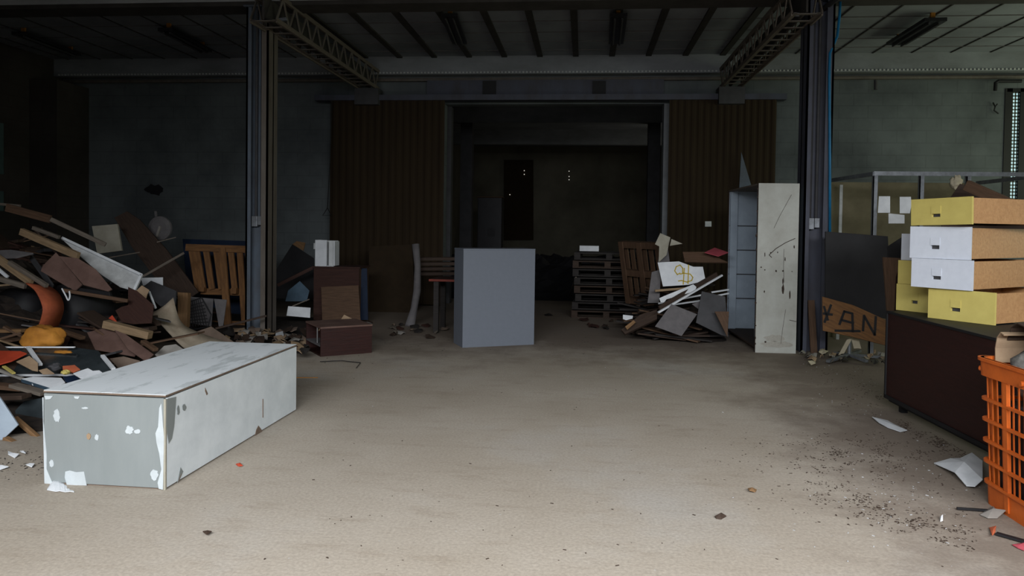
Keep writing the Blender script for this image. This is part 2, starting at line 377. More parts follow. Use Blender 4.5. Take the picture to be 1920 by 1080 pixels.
def lamp(p, q, lab, w=.24, hang=.12):
    c = (p + q) / 2; r = empty('ceiling_lamp', c, lab, 'lamp')
    MB().bar(p, q, w, .05).build('housing', 'blackplastic', r)
    d = (q - p)
    for s in (-1, 1):
        off = V((s * w * .22, 0, -.045)); MB().tube([p + off + d * .03, q + off - d * .03], .016).build('tube', 'darkgrey', r)
    for t in (.08, .92): MB().box(*(lambda k: (k.x - .03, k.x + .03, k.y - .02, k.y + .02, k.z, H))(p + d * t)).build('bracket', 'ochre', r)
zl = 4.5
lamp(G(842, 28, zl), G(862, 80, zl), 'dark unlit tube lamp on the middle ceiling, nearer the left girder')
lamp(G(1160, 28, zl), G(1155, 80, zl), 'dark unlit tube lamp on the middle ceiling, nearer the right girder')
lamp(G(1755, 36, zl), G(1680, 82, zl), 'dark unlit tube lamp on the greenish right-hand ceiling', .30)
lamp(G(310, 55, zl), G(385, 95, zl), 'dark unlit tube lamp on the left ceiling, nearer the left column')
lamp(G(35, 62, zl), G(140, 102, zl), 'dark unlit tube lamp on the left ceiling, nearer the left wall')

tag(MB().tube([P(1576, -8, 9.7), P(1574, 30, 9.6), P(1570, 68, 9.5), P(1556, 100, 9.45), P(1555, 140, 9.42), P(1556, 300, 9.42), P(1556, 472, 9.42)], .016).build('cable', 'bluecable', smooth=True),
    'bright blue cable hanging down beside the right column', 'cable')
tag(MB().tube([P(1572, -5, 9.2), P(1507, 45, 10.2), P(1450, 96, 11.8), P(1398, 139, 13.3), P(1393, 146, 13.5), P(1392, 162, 13.5)], .035).build('pipe', 'black', smooth=True),
    'thick black pipe running under the right girder to the back wall', 'pipe')
tag(MB().tube([P(1642, 150, YB - .2), P(1642, 168, YB - .2)], .03).build('pipe', 'darkgrey'), 'short pipe stub hanging below the back wall beam near the blue cable', 'pipe')
tag(MB().tube([P(1915, 152, YB - .2), P(1872, 152, YB - .2), P(1867, 155, YB - .2), P(1866, 170, YB - .2)], .03).build('pipe', 'black'), 'bent black pipe end beside the window at the far right', 'pipe')
tag(MB().tube([P(622, 190, YB - .45), P(619, 300, YB - .45), P(614, 390, YB - .45), P(605, 404, YB - .45), P(621, 404, YB - .45), P(614, 390, YB - .45)], .008, 6).build('pull_cord', 'black'),
    'thin pull cord with a triangular grip beside the left brown sliding door', 'cord')
tag(MB().tube([P(1862, 192, YB - .05), P(1866, 200, YB - .06), P(1870, 195, YB - .05)], .012, 6).tube([P(1866, 200, YB - .06), P(1864, 207, YB - .05), P(1872, 213, YB - .05)], .012, 6).build('bracket', 'black'),
    'small black bracket fixed high on the greenish wall near the window', 'bracket')
for i, (a, b) in enumerate((((538, 36), (522, 38)), ((1488, 27), (1506, 29)))):
    beam('steel_clip', ['short pale steel clip at the top of the left column', 'short pale steel clip at the top of the right column'][i], 'clip', P(*a, 9.3), P(*b, 9.3), .05, .04, 'metal')

# ------------------------------------------------------------------ generic carcass helpers
def crate_box(name, label, cat, A, B, depth, h, m, top=None, z0=0, side=None, parentless=True, bevel=.004):
    """closed carcass: front foot corners A, B, depth behind, made of a front, a top and sides"""
    A = V(A); B = V(B); A.z = B.z = z0; d = (B - A); n = V((-d.y, d.x, 0)).normalized() * depth
    r = empty(name, (A + B + n) / 2 * 1.0, label, cat)
    t = .018; u = d.normalized(); nn = n.normalized()
    return r, A, B, d, n, u, nn, t

# ---- the big white lying cupboard
A = G(83, 906); B = G(310, 919); C = G(555, 770)
u = (C - B).normalized(); w = V((u.y, -u.x, 0)) * -1          # u along, w to the left
L = (C - B).length; W = (A - B).dot(w); Hh = .535
def white_mat():
    m = bpy.data.materials.new('flaking_white'); MATS['flaking'] = m; m.use_nodes = True; nt = m.node_tree; b = nt.nodes['Principled BSDF']; Lk = nt.links.new
    tc = nt.nodes.new('ShaderNodeTexCoord'); mp = nt.nodes.new('ShaderNodeMapping'); mp.inputs['Scale'].default_value = (1, 3.5, 3.5); Lk(tc.outputs['Object'], mp.inputs['Vector'])
    n = nt.nodes.new('ShaderNodeTexNoise'); n.inputs['Scale'].default_value = 2.4; n.inputs['Detail'].default_value = 9; n.inputs['Roughness'].default_value = .7; Lk(mp.outputs['Vector'], n.inputs['Vector'])
    r = nt.nodes.new('ShaderNodeValToRGB'); e = r.color_ramp.elements
    e[0].position = .27; e[0].color = (.22, .21, .20, 1); e[1].position = .295; e[1].color = (.52, .56, .57, 1)
    x = e.new(.42); x.color = (.60, .65, .67, 1); x = e.new(.46); x.color = (.76, .81, .84, 1)
    Lk(n.outputs['Fac'], r.inputs['Fac']); Lk(r.outputs['Color'], b.inputs['Base Color']); b.inputs['Roughness'].default_value = .6
mat('greypaint', (.26, .285, .285), .6, (.21, .235, .235), 6, (1, 1, .3), .8, bump=.04)
white_mat()
mat('sidewhite', (.80, .86, .90), .55, (.68, .74, .78), 4, contrast=.4, bump=.03); mat('mdf', (.23, .17, .13), .9)
def q(a, b, c): return B + u * a + w * b + V((0, 0, c))
r = empty('cupboard', q(L / 2, W / 2, 0), 'large white painted cupboard lying on the floor at left, its grey end towards us', 'cupboard')
ex, ey, ez = u, w, V((0, 0, 1))
Mx = Matrix((u, w, V((0, 0, 1)))).transposed().to_4x4(); Mx.translation = q(0, 0, 0)
tk = .02
MB().frame(q(tk, 0, .01), u * (L - tk), w * tk, ez * (Hh - .03)).build('side_panel', 'sidewhite', r, M=Mx)
MB().frame(q(tk, W - tk, .01), u * (L - tk), w * tk, ez * (Hh - .03)).build('side_panel', 'sidewhite', r, M=Mx)
e1 = MB().frame(q(0, .012, .01), u * tk, w * (W - .012), ez * (Hh - .03)).build('end_panel', 'greypaint', r, M=Mx); e1['label'] = 'grey end panel with patches of white filler'
MB().frame(q(L - tk, tk, .01), u * tk, w * (W - 2 * tk), ez * (Hh - .03)).build('end_panel', 'sidewhite', r, M=Mx)
MB().frame(q(-.001, -.001, Hh - .003), u * (L + .002), w * (W + .002), ez * .003).build('top_panel', 'flaking', r, M=Mx)
MB().frame(q(-.002, -.002, Hh - .013), u * (L + .004), w * (W + .004), ez * .01).frame(q(.01, .01, 0), u * (L - .02), w * (W - .02), ez * .012).build('seam', 'mdf', r, M=Mx)
MB().frame(q(-.0015, -.0015, 0), u * .012, w * .012, ez * (Hh - .024)).build('corner_strip', 'cream', r, M=Mx)
def blob(cx, cz, rx, rz, seed, n=18):
    rnd = random.Random(seed); return [(cx + rx * math.cos(t) * (1 + rnd.uniform(-.22, .22)), cz + rz * math.sin(t) * (1 + rnd.uniform(-.22, .22))) for t in [2 * math.pi * i / n for i in range(n)]]
fl = MB()
n = -u                                                   # patches of white filler on the grey end
def endpt(px, py): return PL(px, py, q(0, 0, 0), u)
for j, pl in enumerate([blob(107, 779, 6, 13, 1), blob(243, 806, 7, 8, 2), blob(258, 809, 6, 4, 3), blob(182, 820, 3.5, 6, 4), blob(97, 869, 4, 7, 5),
                        [(123, 884), (131, 882), (143, 885), (158, 884), (163, 910), (126, 909), (122, 895)],
                        [(80, 745), (82, 745), (82, 790), (88, 850), (88, 880), (100, 908), (84, 906)],
                        [(299, 765), (303, 756), (308, 820), (306, 918), (298, 916), (296, 905), (303, 880), (299, 850), (294, 830), (292, 812), (297, 800)],
                        [(84, 742), (100, 742), (95, 748), (86, 749)], [(139, 743), (150, 743), (147, 748), (141, 747)],
                        blob(290, 890, 7, 10, 6), blob(160, 765, 6, 2, 7)]):
    fl.prism([endpt(*p) - u * .0005 for p in pl], -u * .0025)
mat('filler', (.56, .61, .63), .7, (.46, .5, .52), 8); fl.build('filler_patch', 'filler', e1)
fl = MB().prism([endpt(*p) - u * .0005 for p in blob(167, 818, 4, 6, 9)], -u * .0035); fl.build('glue_stain', 'card', e1)
fl = MB()
def sidept(px, py): return PL(px, py, q(0, 0, 0), w)
for pl in ([(312, 748), (330, 744), (326, 800), (322, 822), (316, 832), (311, 800)], blob(345, 764, 4, 6, 12), blob(334, 770, 2.5, 9, 13), [(338, 876), (343, 884), (336, 900), (332, 906)]):
    fl.prism([sidept(*p) - w * .0005 for p in pl], -w * .002)
fl.build('bare_patch', 'greypaint', r)
fl = MB()
for pl in ([(484, 798), (490, 806), (493, 812), (485, 818), (476, 823), (480, 806)], [(384, 727), (389, 738), (387, 741), (384, 733)], [(492, 748), (493, 748), (493, 783), (492, 783)], [(339, 888), (340, 888), (333, 906), (332, 906)]):
    fl.prism([sidept(*p) - w * .0005 for p in pl], -w * .003)
fl.build('chipped_edge', 'mdf', r)

# ---- tall grey cabinet in the middle
A = G(867, 652); B = G(1001, 646); d = B - A; nn = V((-d.y, d.x, 0)).normalized(); Hc = 1.22
r = empty('cabinet', (A + B) / 2 + nn * .2, 'plain grey upright cabinet standing alone in the middle of the floor', 'cabinet')
ez = V((0, 0, 1)); M = Matrix((d.normalized(), nn, ez)).transposed().to_4x4(); M.translation = A
MB().frame(A, d, nn * .02, ez * (Hc - .02)).build('front_panel', 'greybox', r, M=M)
MB().frame(A + nn * .02, d.normalized() * .02, nn * .38, ez * (Hc - .02)).build('side_panel', 'greybox', r, M=M)
MB().frame(B + nn * .02, -d.normalized() * .02, nn * .38, ez * (Hc - .02)).build('side_panel', 'greybox', r, M=M)
MB().frame(A + nn * .38 + d.normalized() * .02, d - d.normalized() * .04, nn * .02, ez * (Hc - .02)).build('back_panel', 'greybox', r, M=M)
MB().frame(A + ez * (Hc - .02) - d.normalized() * .003 - nn * .003, d * 1.005, nn * .405, ez * .02).build('top_panel', 'greybox', r, M=M, bevel=.003)

# ---- low red-brown cabinet lying behind the white one
A = G(601, 669); B = G(697, 661.5); d = B - A; u1 = d.normalized(); nn = V((-u1.y, u1.x, 0)); hh = .335; dp = .6
r = empty('bedside_cabinet', (A + B) / 2 + nn * .25, 'low dark red-brown cabinet on the floor, open at its left end, behind the white cupboard', 'cabinet')
M = Matrix((u1, nn, ez)).transposed().to_4x4(); M.translation = A; t = .018
MB().frame(A, d, nn * t, ez * (hh - t)).build('front_panel', 'mahogany', r, M=M)
MB().frame(A + nn * (dp - t), d, nn * t, ez * (hh - t)).build('back_panel', 'mahogany', r, M=M)
MB().frame(B + nn * t, -u1 * t, nn * (dp - 2 * t), ez * (hh - t)).build('end_panel', 'mahogany', r, M=M)
MB().frame(A - u1 * .005 - nn * .005 + ez * (hh - t), d + u1 * .01, nn * (dp + .01), ez * t).build('top_panel', 'dustybrown', r, M=M)
MB().frame(A + nn * t + ez * .0, d - u1 * t, nn * (dp - 2 * t), ez * t).build('bottom_panel', 'mahogany', r, M=M)
MB().frame(A + nn * t + ez * .11, d - u1 * t, nn * (dp - 2 * t), ez * t).build('shelf', 'greyboard', r, M=M)
MB().tube([A + u1 * .02 + nn * .2 + ez * .13, A + u1 * .02 + nn * .2 + ez * (hh - t)], .01).build('rod', 'chrome', r)

# ---- tall white cabinet on the right, open towards the middle
A = G(1416, 661); B = G(1492, 663); u1 = (B - A).normalized(); nn = V((-u1.y, u1.x, 0)); wd = (B - A).length
Z = 2.07; ln = 1.75; t = .02
r = empty('wardrobe', A + u1 * wd / 2 + nn * ln / 2, 'tall white scuffed wardrobe standing open-fronted beside the right column', 'wardrobe')
M = Matrix((nn, u1, ez)).transposed().to_4x4(); M.translation = A
mat('scuffwhite', (.55, .57, .53), .65, (.36, .35, .31), 3.2, (1, 1, 1), .75, bump=.05)
Ms = Matrix((u1, nn, ez)).transposed().to_4x4(); Ms.translation = A
sp = MB().frame(A, u1 * wd, nn * t, ez * Z).build('side_panel', 'scuffwhite', r, M=Ms)
mat('innerblue', (.40, .48, .56), .6, (.3, .36, .44), 3)
MB().frame(A + nn * (ln - t), u1 * wd, nn * t, ez * Z).build('side_panel', 'innerblue', r, M=Ms)
MB().frame(A + u1 * (wd - t) + nn * t, u1 * t, nn * (ln - 2 * t), ez * Z).build('back_panel', 'innerblue', r, M=M)
MB().frame(A + nn * t + ez * (Z - t), u1 * (wd - t), nn * (ln - 2 * t), ez * t).build('top_panel', 'greywood', r, M=M)
MB().frame(A + nn * t + ez * .05, u1 * (wd - t), nn * (ln - 2 * t), ez * t).build('bottom_panel', 'darkwood', r, M=M)
for zz in (.5, .85, 1.2, 1.55): MB().frame(A + nn * (ln - t - .02) + ez * zz + u1 * .02, u1 * (wd - .04), nn * .02, ez * .012).build('shelf_rail', 'darkgrey', r, M=M)
MB().frame(A + nn * (ln * .5) + u1 * .20, u1 * .10, nn * t, ez * (Z - t)).build('divider', 'innerblue', r, M=M)
MB().frame(A + nn * (ln - t - .06) + u1 * .02, u1 * .10, nn * .02, ez * (Z - t)).build('face_frame', 'innerblue', r, M=M)
MB().frame(A + nn * t - u1 * .002, u1 * .012, nn * .03, ez * Z).build('edge_strip', 'darkwood', r, M=M)
MB().frame(A + nn * (ln - .03) - u1 * .002, u1 * .012, nn * .03, ez * Z).build('edge_strip', 'darkwood', r, M=M)
sc = MB(); rnd = random.Random(3)
def sdp(px, py): return PL(px, py, A, nn)
def scratch(pts, wpx):
    for a, b in zip(pts, pts[1:]):
        dx, dy = b[0] - a[0], b[1] - a[1]; l = math.hypot(dx, dy); nx, ny = -dy / l * wpx / 2, dx / l * wpx / 2
        sc.prism([sdp(a[0] + nx, a[1] + ny) - nn * .0005, sdp(b[0] + nx, b[1] + ny) - nn * .0005, sdp(b[0] - nx, b[1] - ny) - nn * .0005, sdp(a[0] - nx, a[1] - ny) - nn * .0005], -nn * .002)
scratch([(1491, 447), (1473, 455), (1455, 466), (1442, 478), (1447, 483)], 1.3); scratch([(1484, 365), (1462, 405), (1451, 428)], .6)
scratch([(1473, 580), (1467, 620), (1464, 645)], .5); scratch([(1470, 467), (1469, 500), (1470, 530)], .6); scratch([(1480, 600), (1493, 603)], 1)
for cx, cy, rx, ry in ((1468, 542, 2.2, 9), (1468, 527, 1.2, 6), (1481, 553, 1.6, 9), (1468, 508, 1.6, 1.6), (1455, 508, 1.6, 2), (1433, 547, 1.1, 2.5), (1434, 477, 1, 4), (1489, 463, 1.2, 3.5),
                       (1427, 501, 1.5, 1.2), (1445, 474, 1.5, 1.5), (1435, 641, 1.8, 2), (1434, 506, 1.5, 1), (1472, 486, 1, 4), (1485, 509, 1.2, .8), (1458, 473, 1, 1.6)):
    sc.prism([sdp(*p) - nn * .0005 for p in blob(cx, cy, rx, ry, int(cx), 9)], -nn * .002)
for i in range(26):
    yy = rnd.uniform(350, 655); sc.prism([sdp(*p) - nn * .0005 for p in blob(1420.5 - (yy - 350) / 300 * 5 + rnd.uniform(-1.5, .8), yy, 1.2, rnd.uniform(1, 3), i, 7)], -nn * .002)
sc.build('scratch', 'darkwood', sp)
ld = MB(); 
for x0, x1, y0, y1 in ((1425, 1485, 640, 652), (1432, 1470, 628, 641)): ld.prism([sdp(*p) - nn * .0005 for p in blob((x0 + x1) / 2, (y0 + y1) / 2, (x1 - x0) / 2, (y1 - y0) / 2, 5)], -nn * .001)
mat('grime', (.47, .46, .41), .9, (.33, .31, .27), 30, contrast=.9); ld.build('grime_stain', 'grime', sp)

# ---- sideboard and stacked drawers
A = G(1665, 768); B = G(1838, 862); d = B - A; u1 = d.normalized(); nn = V((-u1.y, u1.x, 0)); A = A - u1 * .06; B = B + u1 * .35; d = B - A
zt = .83; zb = .09
r = empty('sideboard', (A + B) / 2 + nn * .3, 'long dark mahogany sideboard with black edges carrying the stacked drawers', 'sideboard')
M = Matrix((u1, nn, ez)).transposed().to_4x4(); M.translation = A
MB().frame(A + ez * zb, d, nn * .02, ez * (zt - zb - .02)).build('front_panel', 'mahogany', r, M=M)
MB().frame(A + ez * zb + nn * .02, u1 * .02, nn * .58, ez * (zt - zb - .02)).build('side_panel', 'mahogany', r, M=M)
MB().frame(B + ez * zb + nn * .02, -u1 * .02, nn * .58, ez * (zt - zb - .02)).build('side_panel', 'mahogany', r, M=M)
MB().frame(A + ez * (zt - .02) - u1 * .008 - nn * .008, d + u1 * .016, nn * .62, ez * .02).build('top_panel', 'black', r, M=M, bevel=.003)
MB().frame(A + ez * zb - nn * .012, d, nn * .012, ez * .03).frame(A + ez * zb - nn * .012, u1 * .018, nn * .012, ez * (zt - zb - .02)).build('edge_trim', 'black', r, M=M)
MB().frame(A + ez * (zb - .03) + nn * .03, d, nn * .05, ez * .03).build('plinth', 'black', r, M=M)
for s in (.12, d.length - .2):
    for e in (.06, .5): MB().frame(A + u1 * s + nn * e, u1 * .05, nn * .05, ez * (zb - .03)).build('foot', 'black', r, M=M)

def drawer(lab, FLp, FRp, z, h, ln, m, tilt=0, side='beech', over=.012):
    FLp = V(FLp); FRp = V(FRp); FLp.z = FRp.z = z; e = FRp - FLp; u2 = e.normalized(); n2 = V((-u2.y, u2.x, 0)); w2 = e.length
    r = bpy.data.objects.new('drawer', None); COL.objects.link(r); r.empty_display_size = .1
    M = Matrix((u2, n2, ez)).transposed().to_4x4(); M.translation = FLp
    if tilt: M = M @ Matrix.Rotation(math.radians(tilt), 4, 'Y')
    r.matrix_world = M; WORLD[r.name] = M; tag(r, lab, 'drawer', 'drawers stacked on the sideboard')
    T = lambda mb: mb
    def loc(mb, nm, mm, **kk):
        for i, p in enumerate(mb.v): mb.v[i] = M @ p
        return mb.build(nm, mm, r, M=M, **kk)
    s = .015
    # front with a recessed pull: cut as strips round the slot
    hx0, hx1, hz0, hz1 = w2 * .36, w2 * .50, h * .30, h * .42
    f = MB(); f.box(0, w2, 0, .018, 0, hz0).box(0, w2, 0, .018, hz1, h).box(0, hx0, 0, .018, hz0, hz1).box(hx1, w2, 0, .018, hz0, hz1)
    fo = loc(f, 'drawer_front', m)
    loc(MB().box(hx0, hx1, .019, .024, hz0, hz1), 'slot', 'darkgrey')
    loc(MB().box(hx0 - .004, hx1 + .004, -.003, .004, hz1, hz1 + .06), 'pull', m)
    loc(MB().box(over, over + s, .024, ln, .008, h - .008), 'side', side)
    loc(MB().box(w2 - over - s, w2 - over, .024, ln, .008, h - .008), 'side', side)
    loc(MB().box(over + s, w2 - over - s, ln - s, ln, .008, h - .008), 'back', side)
    loc(MB().box(over + s, w2 - over - s, .024, ln - s, .012, .02), 'bottom', 'ply')
    return r
def fr(pxl, yl, zl_, pxr, zr_, z):  # front line at height z: left px on depth, right px on depth
    a = ray(pxl, yl); b = ray(pxr, yl)
    fwd = R @ V((0, 0, -1))
    return EYE + a * (zl_ / a.dot(fwd)), EYE + b * (zr_ / b.dot(fwd))
ST = [('lowest yellow-fronted drawer of the front stack, resting on the mahogany sideboard', 1742, 5.85, 1868, 5.40, .832, .236, 'yellow'),
      ('lower white-fronted drawer, above the lowest yellow one in the front stack', 1709, 5.93, 1824, 5.53, 1.00, .225, 'laminate'),
      ('upper white-fronted drawer, directly under the topmost yellow drawer', 1705, 5.95, 1819, 5.57, 1.226, .248, 'laminate'),
      ('topmost yellow-fronted drawer with beech sides on the whole stack', 1706, 5.95, 1820, 5.48, 1.478, .205, 'yellow')]
zz = .832
for i, (lab, a, za, b, zb_, z, h, m) in enumerate(ST):
    p, p2 = fr(a, 500, za, b, zb_, 0)
    z = zz if i != 3 else zz + .006
    drawer(lab, p, p2, z, h, .95, m, tilt=(0, 0, 0, -1.2)[i]); zz += h + .002
def rear(a):
    p, p2 = fr(a, 500, 6.40, a + 20, 6.2, 0); uu, _ = fr(1709, 500, 5.93, 1824, 5.53, 0); ww, vv = fr(1709, 500, 5.93, 1824, 5.53, 0); dd = (vv - ww); dd.z = 0; return p, p + dd.normalized() * .375
p, p2 = rear(1682)
drawer('lowest yellow-fronted drawer of the rear stack, half hidden by the front stack', p, p2, .832, .225, .48, 'yellow')
p, p2 = rear(1684)
drawer('second yellow-fronted drawer of the rear stack, half hidden by the front stack', p, p2, 1.059, .20, .48, 'yellow')
p, p2 = rear(1689)
drawer('white-fronted drawer at the top of the rear stack, half hidden by the front stack', p, p2, 1.261, .225, .48, 'laminate')

# ---- orange crate
A = G(1843, 938); B = G(1926, 992); u1 = (B - A).normalized(); nn = V((-u1.y, u1.x, 0))
Wc, Dc, Hz, rc = .95, .62, .81, .07
r = empty('harvest_crate', A + u1 * Wc / 2 + nn * Dc / 2, 'tall orange plastic slatted crate at the right edge, filled with cardboard', 'crate')
def rr(z, off=0.0, flare=0.0):
    pts = []; x0, x1, y0, y1 = -flare - off, Wc + flare + off, -flare - off, Dc + flare + off
    for cx, cy, a0 in ((x0 + rc, y0 + rc, 180), (x1 - rc, y0 + rc, 270), (x1 - rc, y1 - rc, 0), (x0 + rc, y1 - rc, 90)):
        for j in range(7): a = math.radians(a0 + j * 15); pts.append((cx + rc * math.cos(a), cy + rc * math.sin(a)))
    return [A + u1 * x + nn * y + ez * z for x, y in pts]
def ring(z0, z1, thick, off=0):
    mb = MB(); f0 = .03 * z0 / Hz; f1 = .03 * z1 / Hz
    a = rr(z0, off, f0); b = rr(z1, off, f1); c = rr(z1, off - thick, f1); e = rr(z0, off - thick, f0); n = len(a)
    vs = a + b + c + e; fs = []
    for i in range(n):
        j = (i + 1) % n
        for k1 in range(4): k2 = (k1 + 1) % 4; fs.append((k1 * n + i, k1 * n + j, k2 * n + j, k2 * n + i))
    return mb.add(vs, fs)
ring(Hz - .10, Hz, .012, .012).build('rim', 'orange', r)
mb = MB()
for z0 in (Hz - .018, ): mb2 = ring(z0, z0 + .018, .03, .022); mb.add(mb2.v, mb2.f)
mb.build('lip', 'orange', r)
for z0 in (.575, .46, .345, .23, .115): ring(z0, z0 + .014, .022, .012).build('hoop', 'orange', r)
ring(0, .12, .012, .0).build('base_band', 'orange', r)
def at(s, z, off=0):
    f = .03 * z / Hz; per = [];  pts = rr(z, off, f); n = len(pts)
    Ls = [(pts[(i + 1) % n] - pts[i]).length for i in range(n)]; tot = sum(Ls); s = s % 1 * tot
    for i in range(n):
        if s <= Ls[i]: return pts[i].lerp(pts[(i + 1) % n], s / Ls[i]), (pts[(i + 1) % n] - pts[i]).normalized()
        s -= Ls[i]
    return pts[0], u1
slats = MB(); ribs = MB(); N = 66
for i in range(N):
    wide = i % 6 == 0
    a, t1 = at(i / N, .02); b, t2 = at(i / N, Hz - .02); nrm = V((t1.y, -t1.x, 0))
    (ribs if wide else slats).frame(a - t1 * (.017 if wide else .007) - nrm * .012, t1 * (.034 if wide else .011), nrm * (.02 if wide else .004), b - a)
ribs.build('rib', 'orange', r); slats.build('slat', 'orange', r)
MB().prism(rr(0, 0, 0), ez * .012).build('base', 'orange', r)
a, t1 = at(.03, Hz - .07); 
for s in (-.0, .13): 
    a, t1 = at(s + .015, Hz - .07); nrm = V((t1.y, -t1.x, 0)); MB().tube([a, a + nrm * .03], .014).build('hinge_pin', 'orange', r)
# filling of the crate
cc = A + u1 * .35 + nn * .3
def lump(name, lab, cat, c, rx, ry, rz, m, seed, amp=.3, freq=2.2, rotz=0):
    mb = MB(); n1, n2 = 16, 26; vs = []; fs = []
    for i in range(n1 + 1):
        th = math.pi * i / n1
        for j in range(n2):
            ph = 2 * math.pi * j / n2; dv = V((math.sin(th) * math.cos(ph), math.sin(th) * math.sin(ph), math.cos(th)))
            k = 1 + amp * noise.noise(dv * freq + V((seed * 7.1, 0, 0))) + amp * .4 * noise.noise(dv * freq * 3 + V((0, seed * 3.3, 0)))
            p = V((dv.x * rx, dv.y * ry, dv.z * rz)) * k; vs.append(V(c) + Matrix.Rotation(rotz, 3, 'Z') @ p)
    for i in range(n1):
        for j in range(n2): fs.append((i * n2 + j, (i + 1) * n2 + j, (i + 1) * n2 + (j + 1) % n2, i * n2 + (j + 1) % n2))
    o = mb.add(vs, fs).build(name, m, smooth=True)
    return tag(o, lab, cat)
mat('dirtywhite', (.17, .165, .15), .85, (.03, .028, .025), 9, contrast=.35)
lump('plaster_sack', 'dirty grey and black bulging sack inside the orange crate', 'sack', A + u1 * .25 + nn * .22 + ez * .76, .22, .17, .18, 'dirtywhite', 3, .12)
fb_ = MB().prism([p + (cc - p) * .12 for p in rr(.03)], ez * .55); tag(fb_.build('dark_core', 'black'), 'added black bag filling the inside of the orange crate', 'core')  # black core added to darken the gaps between the crate's slats
def curl(name, lab, cat, pts, wv, th, m, group=None):
    rows = [[V(p), V(p) + V(wv) * .5 + V((0, 0, .004)), V(p) + V(wv)] for p in pts]
    o = MB().sheet(rows, th).build(name, m, smooth=False); return tag(o, lab, cat, group)
c0 = A + u1 * -.03 + nn * .04 + ez * .83
curl('cardboard', 'torn corrugated cardboard flap curling over the crate rim', 'cardboard', [c0 + u1 * a + ez * b for a, b in ((.04, -.05), (.035, .03), (.05, .09), (.08, .12), (.11, .11))], nn * .30, .006, 'card')
curl('cardboard', 'folded brown cardboard loop lying on the sack in the crate', 'cardboard', [c0 + u1 * a + ez * b + nn * .05 for a, b in ((.06, .08), (.09, .15), (.14, .18), (.20, .17), (.26, .13), (.34, .12))], nn * .28, .006, 'darkwood')
curl('cardboard', 'grey corrugated cardboard piece standing up at the back of the crate', 'cardboard', [c0 + nn * .45 + u1 * a + ez * b for a, b in ((.24, .0), (.26, .12), (.28, .19))], u1 * .3, .006, 'greywood')

# ---- things behind the drawers: rack, papers, boards
yr = 9.3
def rackpt(px, py, Y=yr): return P(px, py, Y)
r = empty('metal_rack', V((rackpt(1750, 400).x, 9.6, 0)), 'grey angle-iron rack with a yellowish back panel behind the stacked drawers', 'rack')
xa = P(1638, 330, yr).x; xb = P(1965, 330, yr).x; za = P(1640, 326, yr).z
for x in (xa, P(1725, 330, yr).x, P(1813, 330, yr).x, xb): MB().box(x, x + .05, yr, yr + .012, 0, za).box(x, x + .01, yr, yr + .05, 0, za).build('upright', 'metal', r)
xc = P(1578, 335, 10.7).x
MB().box(xa, xb, yr - .012, yr, za - .02, za + .03).build('top_rail', 'metal', r)
MB().bar((xa, yr, za), (xa - .12, 10.9, za), .02, .05).build('top_rail', 'metal', r); MB().bar((xb, yr, za), (xb, 10.9, za), .02, .05).build('top_rail', 'metal', r)
mat('oldply', (.17, .15, .09), .85, (.10, .085, .05), 2); MB().box(xa - .12, xb, 10.9, 10.95, 0, za).build('back_panel', 'oldply', r)
MB().box(xc - .02, xc + .02, 10.7, 10.72, 0, za - .05).build('upright', 'whitedirty', r)
MB().box(xa - .6, xa - .12, 10.88, 10.92, 0, za - .05).build('side_board', 'brown', r)
slab('paper_sheet', 'pale paper hanging in the rack, leftmost of the two side by side', 'paper', [(1648, 368), (1669, 368), (1669, 399), (1646, 399)], 9.26, (0, -1, 0), .002, 'paper')
slab('paper_sheet', 'pale paper hanging in the rack, right one of the two side by side', 'paper', [(1687, 369), (1708, 369), (1709, 385), (1706, 400), (1687, 400)], 9.26, (0, -1, 0), .002, 'paper')
slab('paper_sheet', 'white paper with a dark crease hanging lower, between the other two in the rack', 'paper', [(1666, 400), (1696, 403), (1696, 419), (1666, 419)], 9.2, (0, -1, 0), .002, 'paper')
slab('paper_sheet', 'triangular pale paper in the rack just above the yellow drawer', 'paper', [(1741, 387), (1762, 372), (1764, 390), (1741, 394)], 9.1, (0, -1, 0), .002, 'paper')
lump('foam_scrap', 'pale crumpled foam scrap stuck at the top of the rack', 'foam', P(1793, 343, 9.2), .06, .05, .08, 'foam', 4, .5)
slab('board', 'broad dark brown board leaning over behind the drawers', 'board', [(1770, 388), (1800, 344), (1818, 350), (1880, 384), (1925, 410), (1925, 440), (1765, 430)], 7.6, (-.2, -.9, .3), .03, 'darkwood')
beam('plank', 'brown plank sloping down to the right edge above the topmost drawer', 'plank', P(1812, 347, 7.4), P(1950, 408, 6.9), .05, .10, 'brown')
slab('board', 'black square panel standing between the right column and the drawers', 'panel', [(1548, 434), (1665, 443), (1672, 600), (1548, 575)], 9.0, (0, -1, .06), .03, 'black')
slab('board', 'small dark panel leaning behind the rear drawers', 'panel', [(1665, 462), (1702, 438), (1702, 490), (1665, 490)], 8.0, (0, -1, .06), .02, 'black')
fb = slab('board', 'tan plywood board with black spray-painted letters, low beside the right column', 'painted board', [(1542, 556), (1600, 572), (1668, 603), (1670, 650), (1600, 632), (1543, 620)], 8.75, (0, -1, .25), .02, 'pallet')
fn = V((0, -1, .25)).normalized(); fp = P(sum((1542, 1600, 1668, 1670, 1600, 1543)) / 6, sum((556, 572, 603, 650, 632, 620)) / 6, 8.75)
def strokes(lines, wpx, p0, n, parent, m, name, jit=.3):
    mb = MB(); n = V(n).normalized()
    for L_ in lines:
        pts = [PL(x, y, p0, n) + n * .003 for x, y in L_]
        for a, b in zip(pts, pts[1:]):
            dd = (b - a).normalized(); sd = dd.cross(n).normalized() * (wpx * (p0 - EYE).length / F / 2); a2 = a - dd * sd.length * .6; b2 = b + dd * sd.length * .6
            mb.prism([a2 + sd, b2 + sd, b2 - sd, a2 - sd], -n * .002)
    return mb.build(name, m, parent)
